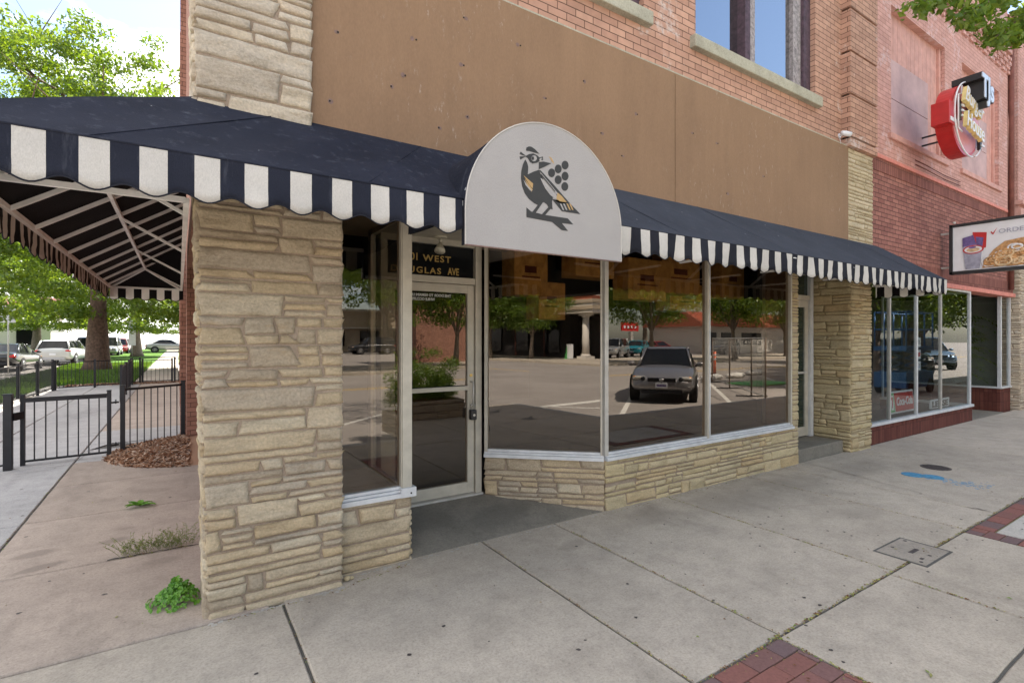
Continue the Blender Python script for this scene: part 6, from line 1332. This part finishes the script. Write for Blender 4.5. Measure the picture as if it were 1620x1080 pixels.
mb = MB(); mb.box(-46, -17, 108, 118, 0, 5.2, 'stucco'); part(mb, 'wall', b_); mb = MB(); mb.prism([(-47, 107, 5.2), (-47, 119, 5.2), (-47, 113, 8.4)], (31, 0, 0), 'rust_dark'); part(mb, 'roof', b_)
for k in range(6): mb = MB(); mb.box(-44+k*4.6, -42+k*4.6, 107.9, 107.98, .6, 3.0, 'glass_dark'); part(mb, 'window', b_)
mb = MB(); mb.box(44.0, 46.8, -37.2, -37, 2.5, 3.5, 'sign_red'); mb.box(45.4, 45.8, -37.3, -36.9, -.1, 2.4, 'alu'); 
for k in range(4): mb.box(44.3+k*.6, 44.55+k*.6, -36.99, -36.95, 2.8, 3.15, 'sign_white')
o = mb.build('shop_sign'); tag(o, 'red roadside sign with white marks, mirrored left of the grey sedan', 'sign')
# roadworks things
mb = MB(); mb.tube([(21.2, -8.2, -.15), (21.2, -8.2, .95)], .06, 'orange', 14); mb.disc((21.2, -8.2, -.15), .22, (0, 0, 1), .06, 'rubber', 16)
for z in (.55, .75): mb.tube([(21.2, -8.2, z), (21.2, -8.2, z+.08)], .063, 'sign_white', 14)
o = mb.build('traffic_delineator'); tag(o, 'orange traffic delineator post mirrored right of the grey sedan', 'traffic post')
for k, (x, y, lb) in enumerate(((18.4, -6.4, 'white sandbag mirrored nearest the orange post'), (20.2, -6.5, 'white sandbag mirrored in the middle of the row'), (22.6, -7.1, 'white sandbag mirrored at the right of the row'))):
    mb = MB(); mb.sphere((x, y, -.05), (.55, .28, .13), 'sandbag', 16, 8); mb.sphere((x+.45, y-.1, -.04), (.4, .25, .12), 'sandbag', 16, 8); o = mb.build('sandbag'); tag(o, lb, 'sandbag', 'sandbags across the bay')
tf = empty('temporary_fence', (15.6, -3.6, -.15), 'see through temporary fence on thin posts, mirrored at the right of the wide window', 'fence')
fp = [Vector((17.4, -5.6, -.15)), Vector((15.7, -3.7, -.15)), Vector((14.1, -1.9, -.15)), Vector((13.3, -1.0, -.15))]
for p in fp: mb = MB(); mb.tube([p, p+Vector((0, 0, 1.75))], .025, 'bark_grey', 8); mb.bar(p+Vector((-.3, -.3, .03)), p+Vector((.3, .3, .03)), .05, .03, 'rubber'); part(mb, 'post', tf)
mb = MB()
for z in (1.72, .15): mb.tube([p+Vector((0, 0, z)) for p in fp], .02, 'alu', 6)
for a, b in zip(fp[:-1], fp[1:]):
    for k in range(1, 16): p = a.lerp(b, k/16); mb.tube([p+Vector((0, 0, .15)), p+Vector((0, 0, 1.72))], .004, 'alu', 4)
    for k in range(1, 12): mb.tube([a+Vector((0, 0, .15+k*.13)), b+Vector((0, 0, .15+k*.13))], .004, 'alu', 4)
part(mb, 'mesh_panel', tf)
mb = MB(); mb.bbox(17.2, 19.6, -4.9, -3.6, -.15, -.10, 'green_plate', .02); o = mb.build('green_mat'); tag(o, 'flat bright green plate on the road, mirrored at the right of the wide window', 'plate')
pl_ = empty('stone_planter', (4.0, -1.05, 0), 'low stone planter with dense green shrub, mirrored in the door glass', 'planter')
mb = MB(); ledgestone(mb, (2.9, -.62, -.01), (1, 0, 0), (0, 1, 0), 1.9, .36, 'stone_light', 61, depth=.1); ledgestone(mb, (4.8, -.62, -.01), (0, -1, 0), (1, 0, 0), 1.0, .36, 'stone_light', 62, depth=.1); ledgestone(mb, (2.9, -1.62, -.01), (0, 1, 0), (-1, 0, 0), 1.0, .36, 'stone_light', 63, depth=.1); mb.box(2.95, 4.75, -1.6, -.68, 0, .33, 'mulch'); part(mb, 'stone_wall', pl_)
rs_ = random.Random(77); cen = [(rs_.uniform(2.95, 4.8), rs_.uniform(-1.45, -.72), .42+abs(rs_.gauss(0, .36))) for k in range(150)]
me = leaf_mesh('shrub', cen, 170, .15, .038, 'leaf_near', 8, .9); o = bpy.data.objects.new('shrub', me); C.objects.link(o); o.parent = pl_; o.matrix_parent_inverse = Matrix.Translation(-Vector(pl_.location))
# blue lift parked beyond the frame, mirrored in the restaurant glass
lf = empty('scissor_lift', (17.6, .6, 0), 'blue scissor lift with railed platform on the sidewalk, mirrored in the restaurant window', 'lift')
mb = MB(); mb.bbox(16.7, 18.6, .2, 1.0, .18, .62, 'blue_paint', .02); part(mb, 'chassis', lf)
for x in (17.0, 18.3):
    for y in (.18, .96): mb = MB(); mb.disc((x, y, .2), .2, (0, 1, 0), .08, 'rubber', 20); part(mb, 'wheel', lf)
mb = MB()
for y in (.3, .9):
    for k in range(3): mb.bar((16.9, y, .62+k*.2), (18.4, y, .82+k*.2), .05, .03, 'blue_paint', up=(0, 1, 0)); mb.bar((18.4, y, .62+k*.2), (16.9, y, .82+k*.2), .05, .03, 'blue_paint', up=(0, 1, 0))
part(mb, 'scissor_arms', lf)
mb = MB(); mb.bbox(16.7, 18.6, .2, 1.0, 1.22, 1.34, 'blue_paint', .01)
for x in (16.73, 17.35, 17.97, 18.57):
    for y in (.22, .98): mb.tube([(x, y, 1.34), (x, y, 2.3)], .022, 'blue_paint', 6)
for z in (1.82, 2.3): mb.tube([(16.73, .22, z), (18.57, .22, z), (18.57, .98, z), (16.73, .98, z), (16.73, .22, z)], .022, 'blue_paint', 6)
part(mb, 'platform', lf)
